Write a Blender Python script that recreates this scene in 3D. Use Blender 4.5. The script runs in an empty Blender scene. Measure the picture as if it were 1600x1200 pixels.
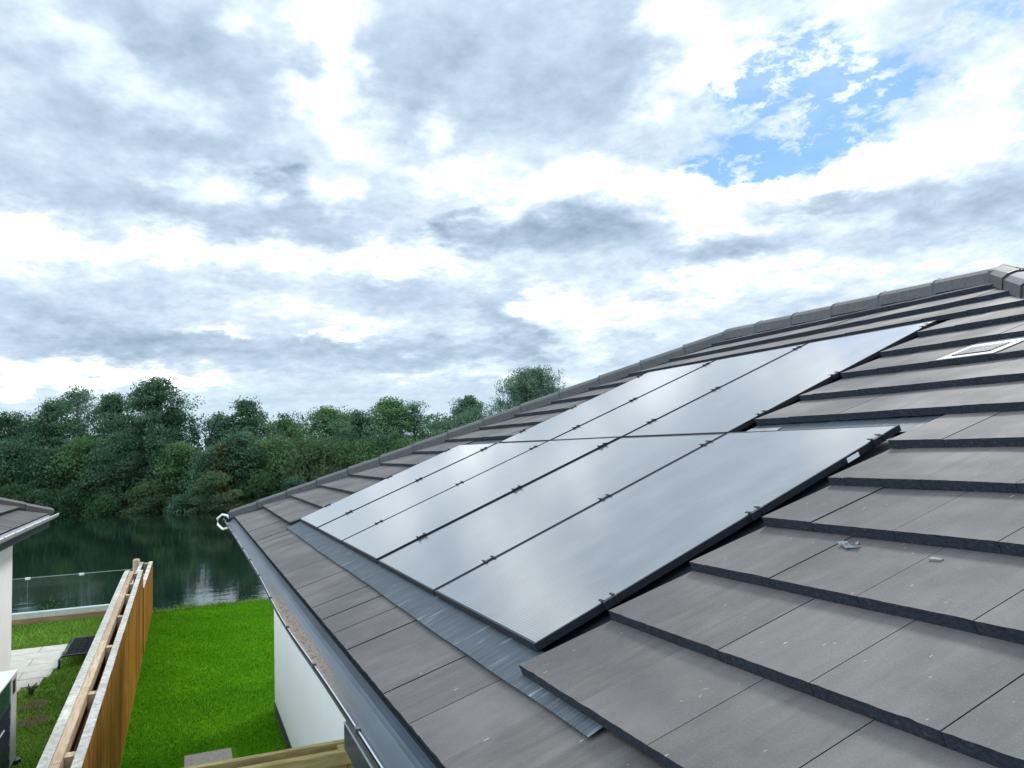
import bpy, bmesh, math, random
import numpy as np
from math import radians, sin, cos, pi, sqrt
from mathutils import Vector, Matrix

S = bpy.context.scene
COL = S.collection

# ------------------------------------------------------------------ camera
CAM = np.array([7.693, -1.0, 0.623])
YAW, PITCH, ROLL = radians(22.93), radians(4.501), radians(-2.039)
FPX = 1214.857                       # focal length for a 1600 px wide frame
_fw = np.array([-cos(YAW)*cos(PITCH), sin(YAW)*cos(PITCH), sin(PITCH)])
_r0 = np.cross(_fw, [0, 0, 1]); _r0 /= np.linalg.norm(_r0)
_u0 = np.cross(_r0, _fw)
_r = cos(ROLL)*_r0 + sin(ROLL)*_u0
_u = -sin(ROLL)*_r0 + cos(ROLL)*_u0
cd = bpy.data.cameras.new('camera'); cam = bpy.data.objects.new('camera', cd); COL.objects.link(cam)
cd.sensor_width = 36; cd.lens = 36*FPX/1600; cd.clip_end = 4000; cd.clip_start = .05
M = Matrix(((_r[0], _u[0], -_fw[0], CAM[0]), (_r[1], _u[1], -_fw[1], CAM[1]), (_r[2], _u[2], -_fw[2], CAM[2]), (0, 0, 0, 1)))
cam.matrix_world = M
S.camera = cam

def sight(x, y):                      # direction in which the survey of the place saw a feature
    return _fw + _r*(x-800)/FPX + _u*(600-y)/FPX
def atX(x, y, X):
    d = sight(x, y); return CAM + d*(X-CAM[0])/d[0]

# ------------------------------------------------------------------ colour management
S.view_settings.view_transform = 'Standard'; S.view_settings.look = 'None'
S.view_settings.gamma = 1; S.view_settings.exposure = 0.08
S.view_settings.use_curve_mapping = False

# ------------------------------------------------------------------ sun
SUN_EL, SUN_AZ = radians(43), math.atan2(.80, -.60)       # azimuth as a plain math angle (x, y)
sdir = Vector((cos(SUN_EL)*cos(SUN_AZ), cos(SUN_EL)*sin(SUN_AZ), sin(SUN_EL)))
sl = bpy.data.lights.new('sun', 'SUN'); sun = bpy.data.objects.new('sun', sl); COL.objects.link(sun)
sl.energy = 2.2; sl.angle = radians(12); sl.color = (1, .97, .91)
sun.rotation_euler = sdir.to_track_quat('Z', 'Y').to_euler()
sun.location = (0, 0, 30)

# ------------------------------------------------------------------ sky
W = bpy.data.worlds.new('World'); S.world = W; W.use_nodes = True
def build_world():
    nt = W.node_tree; nt.nodes.clear(); N = nt.nodes; L = nt.links
    def node(t, **k):
        n = N.new(t)
        for a, b in k.items(): setattr(n, a, b)
        return n
    def m(op, a, b=None, c=None, clamp=False):
        n = node('ShaderNodeMath', operation=op, use_clamp=clamp)
        for i, v in enumerate((a, b, c)):
            if v is None: continue
            if isinstance(v, (int, float)): n.inputs[i].default_value = v
            else: L.new(v, n.inputs[i])
        return n.outputs[0]
    def vm(op, a, b=None, c=None, scale=None):
        n = node('ShaderNodeVectorMath', operation=op)
        for i, v in enumerate((a, b, c)):
            if v is None: continue
            if isinstance(v, tuple): n.inputs[i].default_value = v
            else: L.new(v, n.inputs[i])
        if scale is not None:
            if isinstance(scale, (int, float)): n.inputs['Scale'].default_value = scale
            else: L.new(scale, n.inputs['Scale'])
        return n
    def mr(v, a, b, c, d, smooth=True):
        n = node('ShaderNodeMapRange', interpolation_type='SMOOTHSTEP' if smooth else 'LINEAR')
        L.new(v, n.inputs['Value'])
        for k, x in zip(('From Min', 'From Max', 'To Min', 'To Max'), (a, b, c, d)): n.inputs[k].default_value = x
        return n.outputs[0]
    def noise(vec, scale, detail, rough=.55, dist=0):
        n = node('ShaderNodeTexNoise'); L.new(vec, n.inputs['Vector'])
        n.inputs['Scale'].default_value = scale; n.inputs['Detail'].default_value = detail
        n.inputs['Roughness'].default_value = rough; n.inputs['Distortion'].default_value = dist
        return n
    tc = node('ShaderNodeTexCoord'); D = tc.outputs['Generated']
    sep = node('ShaderNodeSeparateXYZ'); L.new(D, sep.inputs[0])
    x, y, z = sep.outputs
    zc = m('MAXIMUM', z, 0.0)
    inv = m('DIVIDE', 1.0, m('ADD', zc, .24))
    cmb = node('ShaderNodeCombineXYZ'); L.new(m('MULTIPLY', x, inv), cmb.inputs[0]); L.new(m('MULTIPLY', y, inv), cmb.inputs[1]); L.new(m('MULTIPLY', z, .8), cmb.inputs[2])
    Pc = cmb.outputs[0]
    az = m('MULTIPLY', m('ARCTAN2', y, m('MULTIPLY', x, -1.0)), 57.2958)
    el = m('MULTIPLY', m('ARCSINE', z), 57.2958)
    ae = node('ShaderNodeCombineXYZ'); L.new(az, ae.inputs[0]); L.new(el, ae.inputs[1])
    # cloud layers warp the positions of the large masses
    w1 = noise(Pc, 2.0, 5, .6); w2 = noise(Pc, 8.0, 7, .64)
    a1 = vm('SUBTRACT', w1.outputs['Color'], (.5, .5, .5)); a2 = vm('SUBTRACT', w2.outputs['Color'], (.5, .5, .5))
    s1 = vm('MULTIPLY', a1.outputs[0], (11, 5.5, 0)); s2 = vm('MULTIPLY', a2.outputs[0], (7, 4, 0))
    V = vm('ADD', vm('ADD', ae.outputs[0], s1.outputs[0]).outputs[0], s2.outputs[0]).outputs[0]
    def blobs(lst, start):
        acc = start
        for (px, py, rx, ry, amp) in lst:
            d = sight(px, py)
            a0 = math.degrees(math.atan2(d[1], -d[0])); e0 = math.degrees(math.asin(d[2]/np.linalg.norm(d)))
            sx, sy = 21.2/(rx*1.75), 21.2/(ry*1.75)
            q = vm('MULTIPLY_ADD', V, (sx, sy, 0), (-a0*sx, -e0*sy, 0))
            ln = vm('LENGTH', q.outputs[0]).outputs['Value']
            v = mr(ln, 0, 1, amp, 0)
            acc = v if acc is None else m('ADD', acc, v)
        return acc
    masses = [
     (90,385,95,24,.42),(20,350,40,22,.3),(290,385,60,24,.32),(450,400,85,20,.36),(620,395,95,25,.45),(690,425,70,26,.3),
     (525,40,45,60,.5),(400,40,42,18,.35),(100,40,55,22,.28),(200,85,55,24,.3),(285,150,70,32,.3),(520,145,50,34,.4),
     (560,220,55,28,.3),(690,190,36,34,.35),(335,290,65,28,.36),(520,300,42,24,.32),(720,270,75,20,.32),(790,325,60,18,.25),
     (1060,60,70,75,.42),(1010,20,60,30,.3),(1110,140,70,60,.3),(930,290,120,30,.48),(1100,320,85,38,.45),(1250,288,130,24,.38),
     (1450,245,100,28,.32),(1550,120,55,70,.25),(870,475,65,24,.42),(950,495,110,30,.32),(1130,440,160,24,.3),(1205,362,55,24,.36),
     (1340,350,42,24,.25),(60,582,110,16,.34),(200,592,150,13,.3),(350,518,42,8,.32),(500,515,24,11,.42),(430,470,55,18,.22),
     (700,585,170,12,.2),(1500,420,150,25,.2),(560,500,60,12,.2),(1270,70,110,70,.28),(1250,160,120,60,.2),(900,540,60,20,.2),(1450,170,80,50,.15),
     (60,320,65,30,-.16),(320,55,130,50,-.16),(380,125,120,60,-.18),(300,222,130,34,-.18),(190,300,150,34,-.16),(430,345,160,28,-.26),
     (430,265,30,18,-.36),(475,300,42,14,-.3),(790,100,180,90,-.2),(960,130,75,80,-.18),(650,110,90,60,-.12),(700,352,36,20,-.42),(750,325,42,9,-.36),
     (780,372,95,22,-.28),(930,362,95,34,-.34),(1100,308,32,18,-.24),(1130,392,105,26,-.34),(1235,325,90,18,-.3),(1450,330,190,36,-.22),
     (640,450,95,28,-.2),(795,500,40,55,-.24),(400,545,360,22,-.2),(150,540,160,22,-.15),(700,545,130,18,-.2),(50,480,130,26,-.12),
     (1030,465,42,11,-.26),(230,470,120,26,-.1),(40,210,90,60,-.1),(140,160,80,50,-.12),(1560,300,80,60,-.1)]
    B = blobs(masses, None)
    n1 = noise(Pc, 3.0, 9, .6, .2); n2 = noise(Pc, 11, 8, .62, .15)
    B = m('ADD', B, m('MULTIPLY', m('SUBTRACT', n1.outputs['Fac'], .5), .62))
    B = m('ADD', B, m('MULTIPLY', m('SUBTRACT', n2.outputs['Fac'], .5), .55))
    n4 = noise(Pc, 30, 6, .6, .1)
    B = m('ADD', B, m('MULTIPLY', m('SUBTRACT', n4.outputs['Fac'], .5), .22))
    B = m('ADD', B, .585)
    ramp = node('ShaderNodeValToRGB'); L.new(B, ramp.inputs[0])
    cr = ramp.color_ramp
    stops = [(0, (.24, .34, .45)), (.25, (.40, .52, .66)), (.5, (.58, .71, .87)), (.72, (.80, .93, 1.02)), (.95, (1.05, 1.09, 1.10))]
    cr.elements[0].position = 0; cr.elements[0].color = (*stops[0][1], 1)
    cr.elements[1].position = .95; cr.elements[1].color = (*stops[-1][1], 1)
    for p_, c_ in stops[1:-1]:
        e = cr.elements.new(p_); e.color = (*c_, 1)
    # pale blue air near the horizon
    hz = mr(el, 0, 9, .55, 0)
    mixh = node('ShaderNodeMix', data_type='RGBA'); L.new(hz, mixh.inputs['Factor']); L.new(ramp.outputs[0], mixh.inputs['A']); mixh.inputs['B'].default_value = (.55, .74, .86, 1)
    # open sky
    sky = node('ShaderNodeTexSky', sky_type='NISHITA'); sky.sun_disc = False
    sky.sun_elevation = SUN_EL; sky.sun_rotation = math.atan2(sdir.x, sdir.y)
    sky.air_density = 1.2; sky.dust_density = .4; sky.ozone_density = 2.5
    gaps = [(1350,130,75,42,1.15),(1240,180,120,75,.75),(1130,255,65,18,1.0),(1215,250,85,18,.95),(1150,150,70,40,.7),(1230,60,70,40,.65),(1565,15,70,22,.6),(1440,100,60,60,.4),(1300,230,90,25,.45)]
    G = blobs(gaps, None)
    n3 = noise(Pc, 13, 9, .66, .2)
    G = m('MULTIPLY', G, mr(n3.outputs['Fac'], .36, .64, .12, 1.5))
    G = m('MINIMUM', mr(G, .04, .95, 0, .86, False), .86)
    mixb = node('ShaderNodeMix', data_type='RGBA'); L.new(G, mixb.inputs['Factor'])
    sc = vm('SCALE', mixh.outputs['Result'], scale=10.0)
    # sky gain added out of view, overhead and to one side, to brighten the wall
    side = mr(m('MULTIPLY', y, -1.0), .25, .7, 1.0, 3.1)
    gain = m('MULTIPLY', m('MAXIMUM', mr(el, 38, 65, 1.0, 2.7), side), m('ADD', 1.0, m('MULTIPLY', mr(B, .72, 1.1, 0, 1.0), mr(el, 14, 27, 1.5, .25))))
    sc2 = vm('SCALE', sc.outputs[0], scale=gain)
    L.new(sc2.outputs[0], mixb.inputs['A']); 
    sk = vm('MULTIPLY', sky.outputs[0], (.55, .88, 1.25)); L.new(sk.outputs[0], mixb.inputs['B'])
    bg = node('ShaderNodeBackground'); L.new(mixb.outputs['Result'], bg.inputs[0]); bg.inputs[1].default_value = .1
    out = node('ShaderNodeOutputWorld'); L.new(bg.outputs[0], out.inputs[0])
    W.cycles.sampling_method = 'MANUAL'; W.cycles.sample_map_resolution = 512
build_world()

# ------------------------------------------------------------------ helpers
def mat(name, color=(.5, .5, .5), rough=.7, metal=0, ior=1.5, coat=0):
    m_ = bpy.data.materials.new(name); m_.use_nodes = True
    b = m_.node_tree.nodes['Principled BSDF']
    b.inputs['Base Color'].default_value = (*color, 1); b.inputs['Roughness'].default_value = rough
    b.inputs['Metallic'].default_value = metal; b.inputs['IOR'].default_value = ior
    b.inputs['Coat Weight'].default_value = coat
    return m_
class NT:
    def __init__(s, m_):
        s.t = m_.node_tree; s.b = s.t.nodes['Principled BSDF']; s.tc = s.t.nodes.new('ShaderNodeTexCoord')
    def co(s, scale=(1, 1, 1), rot=(0, 0, 0), src='Object'):
        n = s.t.nodes.new('ShaderNodeMapping'); n.inputs['Scale'].default_value = scale; n.inputs['Rotation'].default_value = rot
        s.t.links.new(s.tc.outputs[src], n.inputs[0]); return n.outputs[0]
    def noise(s, vec, scale=1, detail=4, rough=.55, dist=0):
        n = s.t.nodes.new('ShaderNodeTexNoise'); s.t.links.new(vec, n.inputs['Vector'])
        n.inputs['Scale'].default_value = scale; n.inputs['Detail'].default_value = detail
        n.inputs['Roughness'].default_value = rough; n.inputs['Distortion'].default_value = dist
        return n.outputs['Fac']
    def ramp(s, fac, stops):
        n = s.t.nodes.new('ShaderNodeValToRGB'); s.t.links.new(fac, n.inputs[0]); e = n.color_ramp.elements
        e[0].position = stops[0][0]; e[0].color = (*stops[0][1], 1); e[1].position = stops[-1][0]; e[1].color = (*stops[-1][1], 1)
        for p_, c_ in stops[1:-1]:
            q = e.new(p_); q.color = (*c_, 1)
        return n.outputs[0]
    def mix(s, fac, a, b, mode='MIX'):
        n = s.t.nodes.new('ShaderNodeMix'); n.data_type = 'RGBA'; n.blend_type = mode
        for k, v in (('Factor', fac), ('A', a), ('B', b)):
            i = n.inputs[k] if k == 'Factor' else [q for q in n.inputs if q.name == k and q.type == 'RGBA'][0]
            if isinstance(v, (int, float)): i.default_value = v
            elif isinstance(v, tuple): i.default_value = (*v, 1)
            else: s.t.links.new(v, i)
        return [o for o in n.outputs if o.type == 'RGBA'][0]
    def math(s, op, a, b=None, c=None):
        n = s.t.nodes.new('ShaderNodeMath'); n.operation = op
        for i, v in enumerate((a, b, c)):
            if v is None: continue
            if isinstance(v, (int, float)): n.inputs[i].default_value = v
            else: s.t.links.new(v, n.inputs[i])
        return n.outputs[0]
    def attr(s, name, out='Fac'):
        n = s.t.nodes.new('ShaderNodeAttribute'); n.attribute_name = name; return n.outputs[out]
    def set(s, k, v): s.t.links.new(v, s.b.inputs[k])
    def bump(s, h, strength=.3, dist=.01):
        n = s.t.nodes.new('ShaderNodeBump'); n.inputs['Strength'].default_value = strength; n.inputs['Distance'].default_value = dist
        s.t.links.new(h, n.inputs['Height']); s.t.links.new(n.outputs[0], s.b.inputs['Normal'])

class MB:
    """collects polygons, links them as one mesh object"""
    def __init__(s): s.v = []; s.f = []; s.a = []
    def poly(s, pts, a=0.0):
        i = len(s.v); s.v += [tuple(map(float, p)) for p in pts]; s.f.append(tuple(range(i, i+len(pts)))); s.a.append(a)
    def mesh(s, vs, fs, a=0.0):
        i = len(s.v); s.v += [tuple(map(float, p)) for p in vs]
        for f in fs: s.f.append(tuple(i+k for k in f)); s.a.append(a)
    def prism(s, top, bot, a=0.0):         # two matching rings
        n = len(top); vs = list(top)+list(bot)
        fs = [tuple(range(n)), tuple(range(2*n-1, n-1, -1))]+[(i, n+i, n+(i+1) % n, (i+1) % n) for i in range(n)]
        s.mesh(vs, fs, a)
    def box(s, lo, hi, a=0.0, rot=None):
        x0, y0, z0 = lo; x1, y1, z1 = hi
        top = [(x0, y0, z1), (x1, y0, z1), (x1, y1, z1), (x0, y1, z1)]; bot = [(p[0], p[1], z0) for p in top]
        if rot is not None: top = [rot(p) for p in top]; bot = [rot(p) for p in bot]
        s.prism(top, bot, a)
    def tube(s, pts, r, n=8, a=0.0, cap=True, taper=None):
        pts = [Vector(p) for p in pts]; rings = []
        for i, p in enumerate(pts):
            t = (pts[min(i+1, len(pts)-1)]-pts[max(i-1, 0)]).normalized()
            up = Vector((0, 0, 1)) if abs(t.z) < .9 else Vector((1, 0, 0))
            e1 = t.cross(up).normalized(); e2 = e1.cross(t)
            rr = r if taper is None else r*taper[i]
            rings.append([p+(e1*cos(2*pi*k/n)+e2*sin(2*pi*k/n))*rr for k in range(n)])
        vs = [v for r_ in rings for v in r_]; fs = []
        for i in range(len(pts)-1):
            for k in range(n): fs.append((i*n+k, i*n+(k+1) % n, (i+1)*n+(k+1) % n, (i+1)*n+k))
        if cap: fs += [tuple(range(n))[::-1], tuple(range((len(pts)-1)*n, len(pts)*n))]
        s.mesh(vs, fs, a)
    def build(s, name, m_, parent=None, smooth=False, fix=True, bevel=0):
        me = bpy.data.meshes.new(name); me.from_pydata(s.v, [], s.f); me.materials.append(m_)
        at = me.attributes.new('var', 'FLOAT', 'FACE'); at.data.foreach_set('value', s.a)
        if fix:
            bm = bmesh.new(); bm.from_mesh(me); bmesh.ops.recalc_face_normals(bm, faces=bm.faces); bm.to_mesh(me); bm.free()
        if smooth: me.polygons.foreach_set('use_smooth', [True]*len(me.polygons))
        o = bpy.data.objects.new(name, me); COL.objects.link(o)
        if bevel:
            b = o.modifiers.new('bevel', 'BEVEL'); b.width = bevel; b.segments = 2; b.limit_method = 'ANGLE'
        if parent is not None: o.parent = parent
        return o
def tag(o, label=None, cat=None, group=None, kind=None):
    for k, v in (('label', label), ('category', cat), ('group', group), ('kind', kind)):
        if v: o[k] = v
    return o
def empty(name, loc=(0, 0, 0)):
    o = bpy.data.objects.new(name, None); COL.objects.link(o); o.location = loc; o.empty_display_size = .2
    return o
def fast_mesh(name, verts, nper, m_, var=None, parent=None):
    """many small faces with nper corners each, from numpy"""
    n = len(verts)//nper
    me = bpy.data.meshes.new(name); me.vertices.add(len(verts)); me.vertices.foreach_set('co', verts.astype(np.float32).ravel())
    me.loops.add(n*nper); me.loops.foreach_set('vertex_index', np.arange(n*nper, dtype=np.int32))
    me.polygons.add(n); me.polygons.foreach_set('loop_start', np.arange(0, n*nper, nper, dtype=np.int32)); me.polygons.foreach_set('loop_total', np.full(n, nper, dtype=np.int32))
    if var is not None:
        at = me.attributes.new('var', 'FLOAT', 'FACE'); at.data.foreach_set('value', var.astype(np.float32))
    me.materials.append(m_); me.update(calc_edges=True)
    o = bpy.data.objects.new(name, me); COL.objects.link(o)
    if parent is not None: o.parent = parent
    return o
rnd = random.Random(7)

# ------------------------------------------------------------------ materials
def tile_mat():
    m_ = mat('concrete_tile', (.22, .22, .225), .62); t = NT(m_)
    v = t.attr('var')
    big = t.noise(t.co((1.2, 1.2, 1.2)), 1.3, 4, .6)
    st = t.noise(t.co((9, 1.6, 1.6)), 2.2, 5, .6, .6)          # drawn along the slope
    fine = t.noise(t.co((1, 1, 1)), 260, 3, .6)
    grit = t.noise(t.co((1, 1, 1)), 90, 2, .5)
    base = t.ramp(v, [(0, (.070, .062, .057)), (.5, (.088, .078, .072)), (1, (.110, .098, .091))])
    c = t.mix(t.ramp(st, [(.35, (0, 0, 0)), (.7, (1, 1, 1))]), base, (.125, .113, .104), 'MIX')
    c = t.mix(.75, base, c)
    c = t.mix(t.ramp(big, [(.42, (0, 0, 0)), (.60, (.7, .7, .7))]), c, (.055, .051, .049))
    c = t.mix(t.ramp(fine, [(.55, (0, 0, 0)), (.75, (.35, .35, .35))]), c, (.22, .205, .195))
    spk = t.noise(t.co((14, 2.2, 2.2), (0, 0, .1)), 9, 2, .5)
    c = t.mix(t.ramp(spk, [(.75, (0, 0, 0)), (.775, (.8, .8, .8))]), c, (.42, .41, .39))
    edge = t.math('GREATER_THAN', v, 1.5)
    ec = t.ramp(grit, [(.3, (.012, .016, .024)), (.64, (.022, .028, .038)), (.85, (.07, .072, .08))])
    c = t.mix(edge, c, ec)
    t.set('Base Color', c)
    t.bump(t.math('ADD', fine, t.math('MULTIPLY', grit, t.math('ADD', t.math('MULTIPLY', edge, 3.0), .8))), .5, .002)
    t.set('Roughness', t.ramp(big, [(.3, (.62, .62, .62)), (.7, (.78, .78, .78))])); t.b.inputs['Specular IOR Level'].default_value = .3
    return m_
TILE = tile_mat()
def plain(name, c, rough=.6, nscale=30, amp=.25, **k):
    m_ = mat(name, c, rough, **k); t = NT(m_)
    n = t.noise(t.co(), nscale, 5, .6)
    d = tuple(x*(1-amp) for x in c); l = tuple(min(1, x*(1+amp)) for x in c)
    t.set('Base Color', t.ramp(n, [(.3, d), (.7, l)])); t.bump(n, .2, .003)
    return m_
CAPM = plain('ridge_concrete', (.066, .063, .063), .65, 40, .3)
def render_mat(name, c):
    m_ = mat(name, c, .9); t = NT(m_)
    sp = t.t.nodes.new('ShaderNodeSeparateXYZ'); t.t.links.new(t.tc.outputs['Object'], sp.inputs[0])
    run = t.noise(t.co((9, 9, .5)), 2, 5, .6); sm = t.noise(t.co(), 2.2, 5, .6); gr = t.noise(t.co(), 160, 3, .6)
    low = t.t.nodes.new('ShaderNodeMapRange'); t.t.links.new(sp.outputs[2], low.inputs[0])
    for k_, x_ in zip(range(1, 5), (-2.63, -2.15, .55, 0)): low.inputs[k_].default_value = x_
    k = t.math('MULTIPLY', low.outputs[0], t.math('ADD', sm, .2))
    c2 = t.mix(t.ramp(run, [(.5, (0, 0, 0)), (.75, (.18, .18, .18))]), c, (.62, .61, .56))
    t.set('Base Color', t.mix(k, c2, (.50, .46, .37))); t.bump(gr, .4, .003)
    return m_
RENDER = render_mat('white_render', (.90, .90, .88))
RENDER_N = plain('white_render_bright', (.84, .84, .83), .8, 3, .03)
DARKP = plain('dark_plastic', (.018, .022, .03), .4, 60, .3)
FRAME = mat('black_anodised', (.006, .008, .014), .6, 0)
GREYP = plain('grey_pvc', (.34, .35, .36), .45, 8, .12)
WHITEP = mat('white_pvc', (.78, .79, .78), .35)
FASC = mat('fascia_anthracite', (.045, .055, .068), .4)
def gutter_mat():
    m_ = mat('gutter_inside', (.07, .09, .115), .32); t = NT(m_)
    sp = t.t.nodes.new('ShaderNodeSeparateXYZ'); t.t.links.new(t.tc.outputs['Object'], sp.inputs[0])
    n = t.noise(t.co((.8, 3, 3)), 3, 6, .65)
    n2 = t.noise(t.co((1, 1, 1)), 45, 4, .7)
    X = sp.outputs[0]
    # silt lies in the trough between 2.4 m and 5.2 m
    def band(v, a, b, c, d):
        r1 = t.t.nodes.new('ShaderNodeMapRange'); t.t.links.new(v, r1.inputs[0]); r1.inputs[1].default_value = a; r1.inputs[2].default_value = b; r1.interpolation_type = 'SMOOTHSTEP'
        r2 = t.t.nodes.new('ShaderNodeMapRange'); t.t.links.new(v, r2.inputs[0]); r2.inputs[1].default_value = c; r2.inputs[2].default_value = d; r2.inputs[3].default_value = 1; r2.inputs[4].default_value = 0; r2.interpolation_type = 'SMOOTHSTEP'
        return t.math('MULTIPLY', r1.outputs[0], r2.outputs[0])
    b1 = band(X, 1.8, 3.0, 4.1, 5.2); b2 = band(sp.outputs[1], -.53, -.50, -.462, -.435)
    k = t.math('MULTIPLY', t.math('MULTIPLY', b1, b2), t.math('ADD', t.math('MULTIPLY', n, .8), .5))
    c = t.mix(t.ramp(n, [(.3, (0, 0, 0)), (.7, (1, 1, 1))]), (.028, .040, .056), (.060, .078, .10))
    c = t.mix(k, c, (.25, .19, .135))
    sp2 = t.math('MULTIPLY', k, t.ramp(n2, [(.54, (0, 0, 0)), (.60, (1, 1, 1))]))
    c = t.mix(sp2, c, (.06, .03, .02))
    t.set('Base Color', c); t.set('Roughness', t.math('ADD', t.math('MULTIPLY', k, .4), .32))
    return m_
GUTM = gutter_mat()
def glass_mat():
    m_ = mat('panel_glass', (.05, .06, .075), .2, 0, 1.7, 1.0); t = NT(m_)
    t.b.inputs['Coat Roughness'].default_value = .14; t.b.inputs['Coat IOR'].default_value = 2.7
    sp = t.t.nodes.new('ShaderNodeSeparateXYZ'); t.t.links.new(t.tc.outputs['Object'], sp.inputs[0])
    w = t.math('SINE', t.math('MULTIPLY', sp.outputs[1], 2*pi/.0105))
    w2 = t.math('SINE', t.math('MULTIPLY', sp.outputs[0], 2*pi/.018))
    dots = t.math('MULTIPLY', t.ramp(w, [(.55, (0, 0, 0)), (.95, (1, 1, 1))]), t.ramp(w2, [(.0, (.35, .35, .35)), (.6, (1, 1, 1))]))
    dirt = t.noise(t.co((2, 1.2, 1)), 2.5, 6, .6)
    c = t.mix(dots, (.07, .068, .066), (.20, .197, .192))
    c = t.mix(t.ramp(dirt, [(.4, (0, 0, 0)), (.8, (.25, .25, .25))]), c, (.4, .41, .42))
    t.set('Base Color', c)
    gr = t.noise(t.co(), 420, 2, .5)
    t.bump(t.math('ADD', t.math('MULTIPLY', gr, .6), t.math('MULTIPLY', dots, .2)), .07, .002)
    t.set('Roughness', t.ramp(dirt, [(.3, (.30, .30, .30)), (.8, (.42, .42, .42))]))
    t.b.inputs['Metallic'].default_value = .25
    return m_
GLASS = glass_mat()
def flash_mat():
    m_ = mat('lead_flashing', (.2, .225, .25), .5, .1); t = NT(m_)
    n = t.noise(t.co((14, 1.5, 1)), 3, 5, .6); n2 = t.noise(t.co(), 5, 4, .6)
    c = t.ramp(n, [(.3, (.022, .030, .038)), (.60, (.055, .066, .078)), (.74, (.26, .28, .30))])
    c = t.mix(t.ramp(n2, [(.4, (0, 0, 0)), (.7, (.5, .5, .5))]), c, (.06, .072, .085))
    t.set('Base Color', c); t.bump(n, .2, .003)
    return m_
FLASH = flash_mat()
def wood_mat(name, c0, c1, c2, axis_scale, rough=.75):
    m_ = mat(name, c1, rough); t = NT(m_)
    n = t.noise(t.co(axis_scale), 4, 6, .62, .6); n2 = t.noise(t.co(), 2.0, 4, .6); v = t.attr('var')
    c = t.ramp(n, [(.25, c0), (.5, c1), (.75, c2)])
    c = t.mix(t.math('MULTIPLY', v, .7), c, c0)
    c = t.mix(t.ramp(n2, [(.45, (0, 0, 0)), (.7, (.5, .5, .5))]), c, c0)
    t.set('Base Color', c); t.bump(n, .35, .004); t.b.inputs['Specular IOR Level'].default_value = .08
    return m_
FENCEW = wood_mat('fence_board_wood', (.13, .048, .004), (.33, .145, .016), (.50, .26, .045), (14, 14, .9))
GREYW = wood_mat('weathered_end_grain', (.24, .225, .20), (.50, .48, .43), (.74, .72, .66), (5, 5, 5))
PEACHW = wood_mat('pale_rail_wood', (.28, .19, .12), (.50, .38, .25), (.66, .54, .40), (.9, 14, 14))
GREENW = wood_mat('treated_wood', (.20, .145, .055), (.36, .28, .12), (.52, .42, .21), (9, 1.2, 9))
SLEEPW = wood_mat('sleeper_wood', (.22, .14, .08), (.38, .26, .15), (.50, .37, .24), (12, 1, 12))
def ground_mat(name, stops, s1=1.5, s2=18, bump=.5):
    m_ = mat(name, stops[1][1], .9); t = NT(m_)
    n = t.noise(t.co(), s1, 6, .6); n2 = t.noise(t.co(), s2, 5, .7)
    f = t.math('ADD', t.math('MULTIPLY', n, .6), t.math('MULTIPLY', n2, .4))
    t.set('Base Color', t.ramp(f, stops)); t.bump(n2, bump, .03); t.b.inputs['Specular IOR Level'].default_value = .08
    return m_
LAWN = ground_mat('lawn_green', [(.3, (.03, .11, .001)), (.5, (.05, .17, .001)), (.68, (.09, .23, .002))], 1.3, 40)
GRASSN = ground_mat('rough_grass', [(.3, (.045, .11, .012)), (.5, (.09, .19, .02)), (.68, (.17, .26, .05))], 1.6, 40)
EARTH = ground_mat('ground_earth', [(.3, (.03, .045, .014)), (.5, (.055, .075, .022)), (.68, (.09, .10, .04))], .2, 5)
def blade_mat(name, a, b, c):
    m_ = mat(name, b, .6); t = NT(m_); v = t.attr('var')
    n = t.noise(t.co((1, .6, 1)), 1.1, 5, .6)
    t.b.inputs['Specular IOR Level'].default_value = .02; t.b.inputs['Roughness'].default_value = .9
    cc = t.ramp(t.math('ADD', t.math('MULTIPLY', v, .4), t.math('MULTIPLY', n, .65)), [(.22, a), (.5, b), (.8, c)])
    pt = t.noise(t.co((1, 2.2, 1), (0, 0, .4)), 2.3, 5, .65)
    cc = t.mix(t.ramp(pt, [(.5, (0, 0, 0)), (.72, (.5, .5, .5))]), cc, (c[0]*1.1, c[1]*.8, c[2]+.01))
    t.set('Base Color', cc); return m_
BLADE = blade_mat('lawn_blades', (.045, .16, .0003), (.075, .245, .0005), (.15, .36, .002))
BLADEN = blade_mat('grass_blades', (.05, .12, .010), (.11, .24, .02), (.24, .34, .06))
PAVE = plain('paving_stone', (.40, .375, .32), .85, 5, .14)
STONE = plain('stone_slab', (.30, .26, .21), .9, 25, .3)
def water_mat():
    m_ = mat('lake_water', (.003, .010, .007), .03, 0, 1.45); t = NT(m_)
    a = t.noise(t.co((1.6, .75, 1)), 1.7, 3, .5, .4); b = t.noise(t.co((1, .6, 1)), 6, 3, .55)
    c = t.noise(t.co((.05, .05, .05)), 1.0, 2, .5)
    amp = t.math('ADD', t.math('MULTIPLY', c, 1.2), .1)
    h = t.math('MULTIPLY', t.math('ADD', a, t.math('MULTIPLY', b, .28)), amp)
    t.bump(h, .5, .009)
    return m_
WATER = water_mat()
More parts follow.
